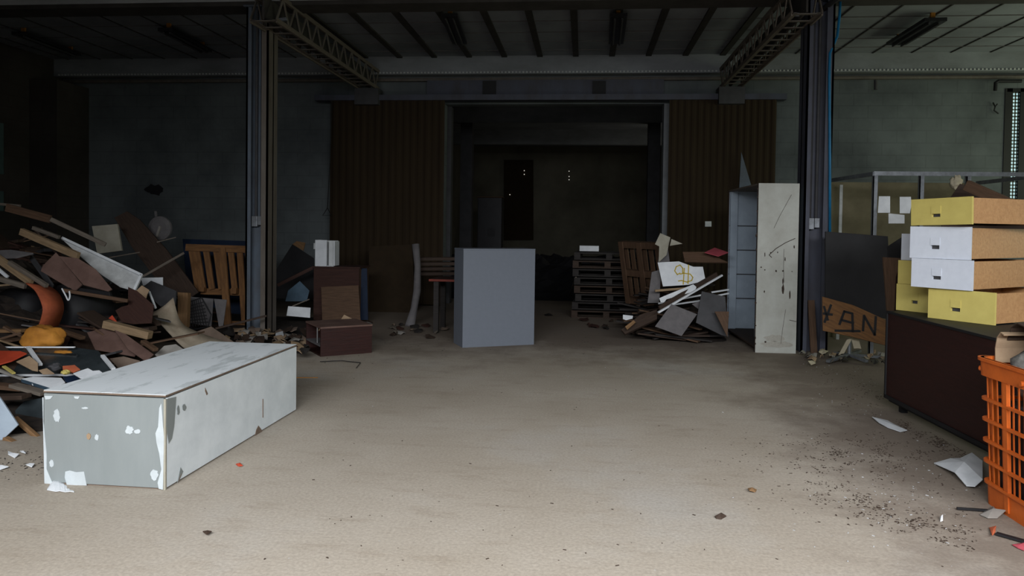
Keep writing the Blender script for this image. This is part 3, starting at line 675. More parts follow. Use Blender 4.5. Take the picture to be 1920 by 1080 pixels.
strokes([[(1545, 575), (1552, 600)], [(1558, 572), (1546, 604)], [(1544, 588), (1560, 590)],
         [(1574, 608), (1583, 584), (1598, 588), (1599, 622)], [(1578, 600), (1600, 606)],
         [(1618, 620), (1620, 592), (1640, 628), (1642, 594)], [(1566, 620), (1612, 621)]], 4, fp, fn, fb, 'black', 'painted_letters')
beam('post', 'short red-brown wooden post standing against the foot of the right column', 'post', G(1526, 662), G(1526, 662) + V((-.02, .1, .64)), .08, .03, 'brown', up=(0, 1, 0))
slab('board', 'brown frame board leaning left of the yellow drawers', 'board', [(1656, 482), (1690, 484), (1680, 520), (1675, 640), (1668, 640)], 7.6, (0, -1, .1), .03, 'brown')
slab('board', 'dark brown panel standing behind the rear drawers', 'panel', [(1664, 486), (1706, 488), (1700, 650), (1670, 648)], 7.75, (0, -1, .05), .02, 'redwood')
# swivel chair base
c = G(1592, 676)
r = empty('chair_base', c, 'overturned metal star base of an office chair with torn foam, beside the right column', 'chair base')
hub = c + ez * .07
MB().tube([hub - ez * .03, hub + ez * .18], .022).build('stem', 'metal', r)
for i, pxp in enumerate(((1552, 684), (1650, 676), (1612, 664), (1566, 668), (1625, 684))):
    e = G(*pxp); MB().bar(hub, e + ez * .04, .04, .03).build('arm', 'metal', r)
curl('foam_scrap', 'torn strip of pale yellow foam draped over the chair base stem', 'foam', [hub + V((-.02, -.03, .27)), hub + V((.0, -.04, .2)), hub + V((.03, -.05, .08))], (.08, 0, .0), .012, 'foam')
curl('foam_scrap', 'second pale foam strip hanging left of the chair base stem', 'foam', [hub + V((-.05, -.05, .18)), hub + V((-.09, -.05, .1)), hub + V((-.14, -.05, .0))], (.06, 0, .02), .012, 'foam')

# ---- right debris pile (between the opening and the tall white wardrobe)
D = []
def S(*a, **k): return slab(*a, **k)
sb = S('board', 'white board with a yellow spray-painted sign, on top of the debris by the wardrobe', 'painted board', [(1233, 492), (1273, 490), (1300, 500), (1318, 500), (1323, 526), (1291, 534), (1243, 537)], 10.2, (0, -1, .35), .015, 'paper')
sn = V((0, -1, .35)).normalized(); sp0 = P(sum((1233, 1273, 1300, 1318, 1323, 1291, 1243)) / 7, sum((492, 490, 500, 500, 526, 534, 537)) / 7, 10.2)
strokes([[(1275, 512), (1270, 515), (1265, 508), (1268, 500), (1275, 497), (1280, 503), (1280, 512), (1294, 514), (1299, 520), (1297, 526), (1288, 529), (1278, 526), (1272, 527)],
         [(1283, 503), (1281, 533)], [(1291, 497), (1290, 532)], [(1280, 513), (1275, 514)]], 1.9, sp0, sn, sb, 'yellowpaint', 'painted_sign')
S('board', 'square grey-brown board leaning on one corner at the front of the right debris', 'board', [(1259, 570), (1307, 589), (1278, 630), (1228, 612)], 9.7, (0, -1, .5), .012, 'greyboard')
S('board', 'crooked white offcut lying under the painted white board', 'offcut', [(1236, 559), (1250, 553), (1300, 533), (1306, 538), (1303, 546), (1250, 561), (1245, 567), (1239, 567)], 10.0, (0, -1, .4), .01, 'paper')
beam('strip', 'long thin white strip sloping up to the right across the debris', 'strip', P(1234, 586, 9.75), P(1354, 516, 10.15), .03, .022, 'paper')
beam('plank', 'dark brown plank directly above the long thin white strip in the debris', 'plank', P(1236, 578, 9.85), P(1344, 514, 10.25), .03, .06, 'darkwood')
beam('strip', 'short pale strip lying level under the painted white board', 'strip', P(1228, 545, 10.1), P(1292, 540, 10.2), .03, .03, 'ply')
for i, (a, b, lab) in enumerate((((1234, 569), (1316, 553), 'upper thin white batten in the debris under the painted board'), ((1236, 575), (1318, 563), 'lower thin white batten in the debris under the painted board'),
        ((1334, 548), (1366, 543), 'pale batten end just left of the wardrobe, topmost of two'), ((1336, 556), (1366, 550), 'pale batten end just left of the wardrobe, lower of two'))):
    beam('batten', lab, 'batten', P(*a, 10.25), P(*b, 10.3), .03, .02, 'paper')
S('board', 'cream panel piece standing at the top of the right debris', 'board', [(1228, 458), (1238, 437), (1257, 445), (1250, 478), (1235, 492), (1236, 462)], 10.7, FR, .02, 'cream')
S('board', 'pointed cream offcut to the right of the cream panel piece', 'offcut', [(1259, 448), (1280, 457), (1256, 461)], 10.6, FR, .015, 'cream')
S('board', 'narrow grey board standing below the cream panel piece', 'board', [(1239, 462), (1252, 462), (1256, 492), (1233, 492)], 10.8, FR, .015, 'greyboard')
S('board', 'bright pink-red diamond-shaped panel on top of the right debris', 'panel', [(1321, 473), (1340, 464), (1366, 473), (1347, 480)], 10.5, (0, -.35, .9), .01, 'pink')
S('board', 'brown speckled board lying under the pink panel', 'board', [(1280, 472), (1322, 472), (1366, 492), (1284, 491)], 10.6, (0, -.8, .5), .03, 'brown')
S('board', 'dark angular panel standing left of the wardrobe', 'panel', [(1316, 546), (1360, 556), (1366, 632), (1352, 628), (1305, 605)], 9.75, (0, -1, .2), .02, 'darkgrey')
S('board', 'rusty brown triangular board against the wardrobe foot', 'board', [(1340, 584), (1367, 584), (1364, 632)], 9.6, (0, -1, .2), .02, 'brown')
S('board', 'dark plank box lying at the left foot of the right debris', 'board', [(1165, 618), (1200, 590), (1232, 580), (1232, 598), (1172, 626)], 9.9, (0, -.8, .6), .05, 'darkwood')
S('board', 'rusty orange board end at the left foot of the right debris', 'board', [(1172, 612), (1188, 600), (1192, 604), (1176, 618)], 9.75, (0, -.8, .6), .02, 'oak')
S('paper_sheet', 'small pale blue paper lying at the left foot of the right debris', 'paper', [(1168, 590), (1187, 592), (1186, 597), (1174, 600), (1168, 598)], 9.8, (0, -.7, .7), .006, 'paper')
S('board', 'pale grey triangle of board behind the square grey board', 'offcut', [(1297, 570), (1312, 565), (1310, 580)], 9.9, FR, .01, 'greyboard')
S('board', 'dark grey upright board beside the leaning pallet', 'board', [(1222, 510), (1240, 505), (1236, 568), (1214, 568)], 10.3, FR, .02, 'greyboard')

def heap(name, lab, x0, x1, y0, y1, hf, m, nx=70, ny=60, kind='stuff', amp=.25, z=None):
    vs = []; fs = []
    for j in range(ny + 1):
        for i in range(nx + 1):
            x = x0 + (x1 - x0) * i / nx; y = y0 + (y1 - y0) * j / ny; h = hf(x, y)
            h = h * (1 + amp * noise.noise(V((x * 2.3, y * 2.3, 0)))) + (amp * .5 * noise.noise(V((x * 7, y * 7, 3))) * min(1, h * 2) if h > 0 else 0)
            vs.append((x, y, max(h, -.02)))
    for j in range(ny):
        for i in range(nx): a = j * (nx + 1) + i; fs.append((a, a + 1, a + nx + 2, a + nx + 1))
    o = MB().add(vs, fs).build(name, m); return tag(o, lab, 'rubble', kind=kind)
def sm(a, b, x): t = max(0, min(1, (x - a) / (b - a))); return t * t * (3 - 2 * t)
xp0 = P(1150, 600, 10.5).x; xp1 = P(1375, 600, 10.5).x
heap('rubble', 'low dark heap of splinters and rubbish left of the tall white wardrobe', xp0, xp1 + .3, 9.6, 12.6, lambda x, y: .62 * sm(xp0 + .2, xp0 + 1.3, x) * sm(xp1 - .05, xp1 - .35, x) * sm(9.95 + .3 * noise.noise(V((x * 3, 0, 0))), 11.1, y) * sm(12.6, 12.2, y) - .02, 'mud', 40, 50)
GRP = 'dark boards filling the right debris heap'
rnd = random.Random(11)
for i in range(90):
    x = rnd.uniform(xp0 + .3, xp1 - .35); y = rnd.uniform(9.95, 11.8); hh = .75 * sm(xp0 + .1, xp0 + 1.1, x) * sm(9.85, 11, y)
    z = hh * rnd.uniform(.6, 1.08) + .03; a = rnd.gauss(0, .5); l = rnd.uniform(.12, .42); dv = V((math.cos(a), math.sin(a), rnd.uniform(-.25, .25))) * l
    c = V((x, y, z)); p, p2 = c - dv, c + dv; p.z = max(.03, p.z); p2.z = max(.03, p2.z)
    if max(p.x, p2.x) > xp1 - .05: continue
    beam('plank', 'dark broken plank in the heap beside the tall white wardrobe', 'plank', p, p2, rnd.uniform(.05, .14), .02, rnd.choice(['darkwood', 'blackwood', 'blackwood', 'darkwood', 'brown']), group=GRP)

# stacked pallets in the dark
def pallet(name, lab, M, w=1.15, l=1.0, m='blackwood', group=None, n=7):
    r = bpy.data.objects.new(name, None); COL.objects.link(r); r.matrix_world = M; WORLD[r.name] = M; tag(r, lab, 'pallet', group)
    def add(nm, *bx):
        mb = MB().box(*bx); mb.v = [M @ p for p in mb.v]; mb.build(nm, m, r, M=M)
    for i in range(n):
        y = -l / 2 + i * (l - .09) / (n - 1); add('deck_board', -w / 2, w / 2, y, y + .09, .10, .12)
    for x in (-w / 2, -.05, w / 2 - .1): add('stringer', x, x + .1, -l / 2, l / 2, .02, .10)
    for i in range(3): y = -l / 2 + i * (l - .1) / 2; add('bottom_board', -w / 2, w / 2, y, y + .1, 0, .02)
    return r
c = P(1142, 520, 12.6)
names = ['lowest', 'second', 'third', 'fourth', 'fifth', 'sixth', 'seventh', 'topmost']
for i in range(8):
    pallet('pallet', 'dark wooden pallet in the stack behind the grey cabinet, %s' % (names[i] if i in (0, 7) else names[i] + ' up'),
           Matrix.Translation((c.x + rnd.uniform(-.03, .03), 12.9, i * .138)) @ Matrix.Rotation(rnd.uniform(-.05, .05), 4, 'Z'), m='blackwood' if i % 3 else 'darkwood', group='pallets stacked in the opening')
ct = P(1107, 450, 12.9); 
crb = MB().box(ct.x - .18, ct.x + .14, 12.6, 12.8, 8 * .138, 8 * .138 + .09).build('carton', 'paper'); tag(crb, 'small pale box on the top pallet of the dark stack', 'box')
pallet('pallet', 'dark wooden pallet standing tilted against the right end of the pallet stack', Matrix.Translation(P(1203, 515, 11.6)) @ Matrix.Rotation(.6, 4, 'Z') @ Matrix.Rotation(math.radians(80), 4, 'Y') , w=1.0, m='brown')
beam('stick', 'thin pale stick leaning on the left end of the pallet stack', 'stick', G(1066, 557), P(1080, 520, 12.4), .02, .02, 'greywood')

# inner hall silhouettes
xq = P(918, 400, 22).x
r = empty('locker', (xq, 22.2, 0), 'black upright locker far back in the inner hall', 'locker')
MB().box(xq - .36, xq + .36, 22, 22.5, 0, 2.35).build('body', 'blackplastic', r, bevel=.01); MB().box(xq - .05, xq + .16, 21.985, 22, 1.2, 1.45).build('panel', 'darkgrey', r); MB().box(xq - .38, xq + .38, 21.96, 22.5, 2.35, 2.38).build('top', 'brown', r)
slab('board', 'dim brown board standing on the far wall of the inner hall', 'board', [(945, 300), (1000, 300), (1000, 450), (945, 450)], 28.8, (0, -1, 0), .03, 'doorbrown')
mat('pinhole', (1, .95, .85), .5, emit=.8)
for i, (px, py) in enumerate(((983, 320), (983, 327), (1067, 321), (1067, 331), (1067, 337), (956, 365))):
    p = P(px, py, 28.75)
    tag(MB().box(p.x - .015, p.x + .015, 28.74, 28.76, p.z - .015, p.z + .015).build('light_hole', 'pinhole'), 'pinhole of daylight high in the far inner wall', 'hole', 'daylight pinholes in the far wall')
rnd = random.Random(5)
heap('rubble', 'low black heap of rubbish across the inner hall', IX0 + .1, IX1 - .1, 15.2, 20, lambda x, y: .9 * sm(15.2, 17, y) * (1 if x > 1.0 else .75), 'black', 50, 30, amp=.35)

# objects left of the grey cabinet, in the shade
S('board', 'rusty brown sheet leaning against the left sliding door', 'sheet', [(692, 462), (772, 458), (780, 600), (690, 606)], 12.6, FR, .02, 'doorbrown')
tag(MB().tube([P(779, 458, 11.3), P(783, 500, 11.25), P(782, 545, 11.2), P(776, 580, 11.1), G(768, 612)], [.06, .05, .06, .055, .075], 8).build('post', 'greyboard', smooth=True), 'crooked grey wooden post standing left of the small table', 'post')
r = empty('table', G(830, 622), 'small dark table with a red-edged top just left of the grey cabinet', 'table')
pa = G(812, 624); zt2 = P(812, 523, pa.y).z
MB().box(pa.x - .05, pa.x + .75, pa.y - .03, pa.y + .6, zt2 - .03, zt2).build('tabletop', 'redwood', r)
MB().box(pa.x - .06, pa.x + .76, pa.y - .045, pa.y - .03, zt2 - .03, zt2).build('edge_band', mat('darkred', (.22, .035, .02), .6), r)
for ax in (0, .62):
    for ay in (0, .5): MB().box(pa.x + ax, pa.x + ax + .07, pa.y + ay, pa.y + ay + .07, 0, zt2 - .03).build('leg', 'blackwood', r)
for i, py in enumerate((484, 493, 502, 511)):
    beam('plank', ['topmost', 'second', 'third', 'lowest'][i] + ' of the four dark planks stacked above the small table', 'plank', V((P(795, py, 11.9).x, 11.6, P(795, py, 11.9).z)), V((P(870, py, 11.9).x, 11.7, P(870, py, 11.9).z)), .2, .05, 'darkwood')
# brown chest with white drawer box
ya = 11.0; x0 = P(588, 550, ya).x; x1 = P(673, 550, ya).x; z1 = P(630, 500, ya).z
r = empty('chest', ((x0 + x1) / 2, ya + .3, 0), 'brown wooden chest standing in shade right of the left column', 'chest')
MB().box(x0, x1, ya, ya + .02, .0, z1 - .02).build('front', 'redwood', r); MB().box(x0, x0 + .02, ya + .02, ya + .5, 0, z1 - .02).build('side', 'brown', r)
MB().box(x1 - .02, x1, ya + .02, ya + .5, 0, z1 - .02).build('side', 'brown', r); MB().box(x0 - .02, x1 + .02, ya - .02, ya + .52, z1 - .02, z1).build('top', 'redwood', r); MB().box(x0 + .02, x1 - .02, ya + .48, ya + .5, 0, z1 - .02).build('back', 'brown', r)
slab('board', 'grey-brown square board leaning on the front of the brown chest', 'board', [(602, 538), (672, 535), (676, 602), (604, 602)], ya - .15, (0, -1, .06), .015, 'brown')
slab('board', 'narrow dark blue board at the right side of the brown chest', 'board', [(674, 503), (688, 503), (690, 600), (674, 600)], ya + .1, (0, -1, .03), .02, 'bluetarp')
xw0 = P(590, 475, ya).x; xw1 = P(626, 475, ya).x; zw = P(605, 450, ya + .05).z
r = empty('small_box', ((xw0 + xw1) / 2, ya + .15, z1), 'small white open box standing on the brown chest', 'box')
MB().box(xw0, xw0 + .18, ya + .02, ya + .04, z1, zw).build('front', 'paper', r); MB().box(xw0, xw0 + .015, ya + .04, ya + .25, z1, zw).build('side', 'paper', r)
MB().box(xw1 - .015, xw1, ya + .04, ya + .25, z1, zw - .02).build('side', 'paper', r); MB().box(xw0 + .015, xw1 - .015, ya + .24, ya + .25, z1, zw - .01).build('back', 'whitedirty', r)
MB().box(xw0 + .18, xw1 - .015, ya + .12, ya + .13, z1, zw - .01).build('divider', 'white', r); MB().box(xw0, xw1, ya + .04, ya + .25, z1, z1 + .01).build('bottom', 'paper', r)
MB().box(xw0 - .04, xw0, ya + .06, ya + .1, zw - .14, zw - .05).build('latch', 'whitedirty', r)
S('board', 'large black triangular panel leaning between the left column and the brown chest', 'panel', [(515, 560), (515, 510), (548, 458), (588, 484), (588, 560)], 11.5, FR, .02, 'black')
S('board', 'small orange-brown offcut on the tip of the black triangular panel', 'offcut', [(548, 458), (556, 452), (572, 455), (568, 470)], 11.6, FR, .03, 'oak')
S('broken_glass', 'dusty blue broken glass pane leaning right of the left column', 'glass pane', [(535, 565), (540, 545), (562, 527), (580, 545), (575, 565)], 10.7, FR, .008, 'tealblue')
S('board', 'small white board standing low right of the left column', 'board', [(540, 574), (582, 577), (581, 596), (537, 592)], 10.3, FR, .015, 'paper')
beam('strip', 'thin pale strip lying above the small white board', 'strip', P(548, 574, 10.4), P(580, 561, 10.5), .015, .015, 'greywood')
beam('plank', 'dark brown plank sloping up to the brown chest', 'plank', P(520, 535, 10.8), P(586, 502, 11), .04, .05, 'redwood')
S('cardboard', 'small tan cardboard triangle on the back edge of the low red-brown cabinet', 'cardboard', [(638, 601), (645, 590), (668, 601)], 9.6, FR, .006, 'card')
S('cardboard', 'orange-tan card flap at the front corner of the low red-brown cabinet', 'cardboard', [(596, 611), (604, 612), (603, 616), (597, 621)], 8.35, FR, .004, 'ply')

# ---- left debris pile
def hL(x, y):
    xs = -3.3 - .55 * max(0, y - 5.2)
    s = sm(xs, xs - 1.6, x); f = sm(4.5, 5.5, y) * .27 + sm(5.4, 8.4, y) * .45; e = sm(12.6, 10.8, y)
    far = .07 + .45 * sm(-4.8, -7.5, x)
    return max((f * s * (1 + .5 * sm(-5, -8, x))) * sm(10.4, 9, y), far * sm(8.4, 9.6, y) * e * sm(-3.3, -4.2, x) ) * e - .025
heap('rubble', 'broad dark heap of splinters and rubbish along the left wall', -9.9, -2.6, 4.5, 12.8, hL, 'mud', 110, 110, amp=.2)
T = 'in the left debris heap'
S('tray', 'white metal tray-like door panel sloping down in the left debris', 'metal panel', [(117, 449), (266, 518), (253, 546), (225, 538), (190, 515), (150, 480)], 7.9, (.2, -.75, .6), .01, 'whitedirty')
tr = bpy.data.objects['tray']
n_ = V((.2, -.75, .6)).normalized(); pc = P(sum((117, 266, 253, 225, 190, 150)) / 6, sum((449, 518, 546, 538, 515, 480)) / 6, 7.9)
rim = MB()
for a, b in (((117, 448), (267, 518)), ((266, 517), (252, 547))):
    rim.bar(PL(*a, pc, n_) + n_ * .015, PL(*b, pc, n_) + n_ * .015, .028, .03, up=n_)
rim.build('rim', 'paper', tr)
LB = [
 ('board', 'small cream square panel with a dark frame, high behind the white tray', 'panel', [(172, 424), (220, 420), (228, 470), (182, 476)], 9.6, (.1, -1, .1), .04, 'cream'),
 ('board', 'long wide dark brown board sloping down to the right behind the left debris', 'board', [(214, 408), (238, 396), (262, 412), (312, 468), (372, 548), (345, 566), (290, 520), (246, 462)], 10.0, (.1, -1, .2), .04, 'darkwood'),
 ('board', 'dusty red-brown board, left one of the two butted panels below the tray', 'board', [(105, 473), (154, 533), (140, 546), (76, 508), (80, 498)], 7.4, (.2, -.8, .5), .02, 'dustybrown'),
 ('board', 'dusty red-brown board, right one of the two butted panels, with rust spots', 'board', [(110, 480), (146, 484), (180, 505), (210, 542), (202, 546), (156, 534)], 7.35, (.2, -.8, .5), .02, 'dustybrown'),
 ('board', 'dusty brown sheet with a folded corner lying in front of the black drum', 'sheet', [(163, 623), (200, 614), (228, 617), (262, 655), (252, 668), (178, 655)], 6.9, (.1, -.6, .8), .012, 'dustybrown'),
 ('board', 'narrow dusty red-brown board crossing the dusty brown sheet', 'board', [(214, 618), (235, 626), (288, 664), (273, 677), (240, 655)], 6.75, (.1, -.6, .8), .012, 'dustybrown'),
 ('board', 'dark red-brown bent sheet right of the black drum', 'sheet', [(216, 582), (228, 575), (240, 572), (240, 538), (256, 545), (288, 572), (284, 606), (250, 608), (228, 604)], 7.4, (0, -1, .3), .012, 'redwood'),
 ('board', 'tan upright block end standing behind the curved beige sheet', 'block', [(333, 548), (352, 549), (350, 614), (333, 606)], 9.0, FR, .08, 'oak'),
 ('board', 'pale blue-white board corner right of the white tray', 'board', [(264, 521), (305, 520), (305, 538), (285, 530), (268, 536)], 8.7, FR, .012, 'paper'),
 ('cloth', 'dark blue-black crumpled cloth right of the white tray', 'cloth', [(268, 538), (283, 526), (330, 545), (328, 570), (300, 574), (285, 560)], 8.5, (0, -.8, .5), .03, 'darkgrey'),
 ('cardboard', 'tan crumpled cardboard piece at the lower end of the white tray', 'cardboard', [(254, 546), (266, 535), (280, 544), (276, 552), (272, 566), (262, 556)], 7.8, (.2, -1, .2), .01, 'card'),
 ('glass_tabletop', 'dark glass table top with pale edges, nearest large panel of the left debris', 'glass top', [(-30, 652), (140, 651), (184, 657), (214, 693), (150, 703), (-30, 704)], 5.9, (0, -.32, .95), .012, 'glassdark'),
 ('board', 'bright red panel lying on the dark glass top at the left edge', 'panel', [(-20, 657), (38, 658), (50, 662), (22, 676), (-20, 688)], 5.75, (0, -.32, .95), .012, 'red'),
 ('cardboard', 'tan cardboard piece with a torn edge on the dark glass top', 'cardboard', [(30, 678), (55, 667), (71, 680), (71, 696), (60, 694)], 5.62, (0, -.5, .85), .008, 'card'),
 ('cardboard', 'pinkish crumpled card lying on the front of the dark glass top', 'cardboard', [(117, 686), (140, 684), (150, 692), (136, 698), (118, 696)], 5.55, (0, -.5, .85), .01, 'rust_orange'),
 ('cardboard', 'small tan scrap left of the pinkish crumpled card', 'cardboard', [(72, 694), (88, 690), (102, 700), (80, 701)], 5.5, (0, -.5, .85), .01, 'card'),
 ('tile', 'white board with a blue front edge lying under the dark glass top', 'board', [(40, 710), (62, 706), (115, 708), (122, 716), (100, 729), (60, 719)], 5.35, (0, -.3, .95), .02, 'paper'),
 ('paper_sheet', 'crumpled white torn paper lying beside the white cupboard top', 'paper', [(137, 700), (150, 695), (165, 690), (174, 695), (186, 694), (193, 699), (178, 705), (160, 710), (150, 708)], 5.25, (0, -.35, .95), .01, 'paper'),
 ('paper_sheet', 'second torn white paper hanging below the crumpled one beside the white cupboard', 'paper', [(118, 722), (128, 719), (128, 724), (112, 730)], 5.0, (0, -.35, .95), .01, 'paper'),
 ('cloth', 'small dark blue rag under the crumpled white paper', 'rag', [(118, 706), (140, 703), (152, 712), (135, 718), (122, 714)], 5.3, (0, -.35, .95), .012, 'bluetarp'),
 ('board', 'pale blue-white board standing on its corner at the left edge', 'board', [(-20, 720), (2, 749), (34, 797), (-2, 831), (-30, 850)], 4.7, (.25, -1, .1), .018, 'innerblue'),
 ('glass_sheet', 'dark grey glass sheet standing between the left edge board and the white cupboard', 'glass sheet', [(28, 770), (45, 752), (84, 745), (84, 812), (64, 806), (30, 782)], 5.1, (.1, -1, .2), .01, 'glassdark'),
 ('board', 'bright red scrap on the floor at the left end of the white cupboard', 'scrap', [(55, 851), (80, 838), (86, 842), (86, 852)], 4.75, (0, -.5, .85), .01, 'red'),
 ('board', 'small red-orange triangular scrap above the yellow timber', 'scrap', [(203, 597), (210, 591), (220, 605)], 7.05, FR, .01, 'red'),
 ('board', 'grey-brown stone-like slab behind the far left end of the white cupboard', 'slab', [(290, 665), (308, 648), (330, 645), (345, 655), (330, 662), (300, 672)], 6.8, (0, -.6, .8), .05, 'concretebit'),
 ('board', 'brown crumpled sheet just behind the white cupboard top edge', 'sheet', [(205, 672), (232, 668), (262, 676), (248, 688), (222, 690)], 6.3, (0, -.6, .8), .02, 'mdf'),
 ('board', 'white upright board behind the wire rack', 'board', [(352, 556), (400, 560), (396, 612), (352, 606)], 9.5, FR, .012, 'greyboard'),
 ('board', 'pale grey narrow board right of the wire rack', 'board', [(401, 560), (425, 562), (418, 612), (410, 612)], 9.4, FR, .012, 'greyboard'),
 ('board', 'dark blue panel standing behind the leaning orange-brown pallet', 'panel', [(342, 448), (468, 452), (468, 600), (352, 560)], 11.3, FR, .02, 'bluetarp'),
 ('board', 'dark plum plank lying high at the left edge', 'board', [(-20, 470), (20, 468), (62, 474), (30, 482), (-20, 484)], 7.3, (0, -.6, .8), .02, 'greyboard'),
 ('board', 'black boxy panel below the butted red-brown boards', 'panel', [(150, 540), (205, 548), (208, 560), (140, 552)], 7.3, FR, .04, 'black'),
]
for a in LB: slab(*a)
bl = MB(); n_ = V((0, -.3, .95)).normalized(); pc = P(sum((40, 62, 115, 122, 100, 60)) / 6, sum((710, 706, 708, 716, 729, 719)) / 6, 5.35)
bl.bar(PL(40, 712, pc, n_) - n_ * .008, PL(100, 731, pc, n_) - n_ * .008, .006, .026, up=n_); bl.build('edge_band', 'tealblue', bpy.data.objects['tile'])
LS = [
 ('long splintered brown board jutting out topmost over the left debris', (12, 389, 8.1), (95, 411, 8.1), .03, .09, 'brown'),
 ('pointed splintered board end jutting right over the dark gap', (95, 411, 8.1), (198, 459, 8.3), .03, .05, 'greywood'),
 ('thin splinter lying topmost at the left edge', (-20, 381, 8.3), (38, 386, 8.3), .03, .03, 'greywood'),
 ('thick tan splintered plank ending above the butted red-brown boards', (40, 434, 7.7), (147, 480, 7.6), .05, .075, 'ply'),
 ('short tan splinter just above the thick tan plank', (62, 427, 7.9), (111, 445, 7.9), .04, .04, 'greywood'),
 ('tan plank sloping down from the left edge, upper of the two crossing the dark gap', (-10, 480, 7.2), (60, 530, 7.1), .04, .075, 'ply'),
 ('thin tan plank beside the butted red-brown boards', (18, 492, 7.1), (88, 536, 7.0), .04, .04, 'greywood'),
 ('tan plank end at the left edge above the orange curved sheet', (-10, 520, 7.0), (48, 537, 7.0), .04, .05, 'greywood'),
 ('grey-blue board edge sloping behind the butted boards', (58, 482, 7.5), (98, 538, 7.3), .02, .06, 'darkgrey'),
 ('white narrow slat at the left edge', (-5, 503, 7.2), (15, 520, 7.2), .02, .03, 'paper'),
 ('thin brown batten running level above the black drum', (118, 544, 7.2), (240, 564, 7.3), .03, .035, 'brown'),
 ('thick yellow-topped timber lying right of the dusty brown sheet', (197, 607, 6.95), (282, 629, 6.95), .09, .075, 'ply'),
 ('tan plank behind the ochre sack at the left edge', (-20, 620, 6.6), (45, 620, 6.6), .08, .03, 'oak'),
 ('brown plank sloping right behind the ochre sack', (105, 617, 6.8), (155, 634, 6.7), .06, .03, 'brown'),
 ('thin brown strip left of the ochre sack', (-15, 640, 6.3), (40, 624, 6.4), .03, .02, 'brown'),
 ('white slat lying across the dark glass top', (53, 651, 5.98), (76, 684, 5.72), .03, .02, 'paper'),
 ('white slat at the right end of the dark glass top', (192, 667, 5.95), (213, 692, 5.72), .03, .02, 'paper'),
 ('narrow pale yellow stick on the dark glass top', (7, 687, 5.6), (26, 700, 5.5), .025, .012, 'yellow'),
 ('pale edge strip of the dark glass top towards the wall', (-30, 651, 6.05), (140, 651, 6.05), .02, .012, 'paper'),
 ('grey plank under the blue-edged white board', (25, 722, 5.15), (84, 738, 5.1), .08, .025, 'greywood'),
 ('frayed brown plank, upper of the two at the left edge under the glass top', (-20, 722, 5.2), (48, 728, 5.15), .10, .03, 'brown'),
 ('frayed brown plank, lower of the two at the left edge under the glass top', (-20, 745, 5.0), (50, 743, 5.0), .10, .03, 'darkwood'),
 ('brown lath sloping down to the white cupboard end', (28, 784, 4.85), (84, 832, 4.8), .03, .03, 'oak'),
 ('brown stick lying on the floor at the left edge', (10, 822, 4.7), (50, 842, 4.65), .04, .025, 'oak'),
 ('thin white metal rod standing right of the tan crumpled cardboard', (280, 547, 8.0), (292, 578, 7.9), .018, .018, 'paper'),
 ('thin grey stick leaning across the wide dark brown board', (268, 518, 9.3), (345, 474, 9.6), .03, .03, 'greywood'),
 ('thin pale wire stick left of the wide dark brown board', (205, 483, 9.4), (262, 473, 9.5), .015, .015, 'greywood'),
 ('thin grey stick pointing right of the round white disc', (294, 454, 9.8), (330, 445, 9.9), .015, .015, 'greywood'),
 ('dark angled lath below the pallet crossing to the left column', (404, 616, 9.0), (500, 592, 9.2), .03, .025, 'darkwood'),
 ('short brown splintered block below the yellow timber', (268, 640, 6.7), (292, 656, 6.6), .05, .03, 'brown'),
]
for lab, a, b, w_, h_, m in LS: beam('plank' if w_ > .035 or h_ > .035 else 'stick', lab, 'plank' if w_ > .035 or h_ > .035 else 'stick', P(*a), P(*b), w_, h_, m)
# front pale edge of the glass top is part of it
gt = [o for o in bpy.data.objects if o.name.startswith('glass_tabletop')][0]
pc = P((-30 + 140 + 184 + 214 + 150 - 30) / 6, (652 + 651 + 657 + 693 + 703 + 704) / 6, 5.9); n_ = V((0, -.32, .95)).normalized()
MB().bar(PL(-30, 704, pc, n_), PL(150, 703, pc, n_), .008, .016, up=n_).build('edge_band', 'paper', gt)
# orange curved sheet + drum
def Bz(pts, n=14):
    out = []
    for i in range(n + 1):
        t = i / n * (len(pts) - 1); k = min(int(t), len(pts) - 2); f = t - k
        p = [V(pts[max(k - 1, 0)]), V(pts[k]), V(pts[k + 1]), V(pts[min(k + 2, len(pts) - 1)])]
        out.append(.5 * ((2 * p[1]) + (p[2] - p[0]) * f + (2 * p[0] - 5 * p[1] + 4 * p[2] - p[3]) * f * f + (-p[0] + 3 * p[1] - 3 * p[2] + p[3]) * f ** 3))
    return out
ea = Bz([P(48, 532, 7.0), P(66, 546, 6.9), P(79, 575, 6.8), P(77, 595, 6.8), P(70, 615, 6.85)]); eb = Bz([P(92, 538, 7.3), P(110, 552, 7.2), P(118, 575, 7.1), P(113, 598, 7.1), P(104, 617, 7.15)])
tag(MB().sheet([[a, a.lerp(b, .5), b] for a, b in zip(ea, eb)], .012).build('curved_sheet', 'rust_orange', smooth=True), 'curved rusty orange sheet bending down at the left of the debris', 'sheet')
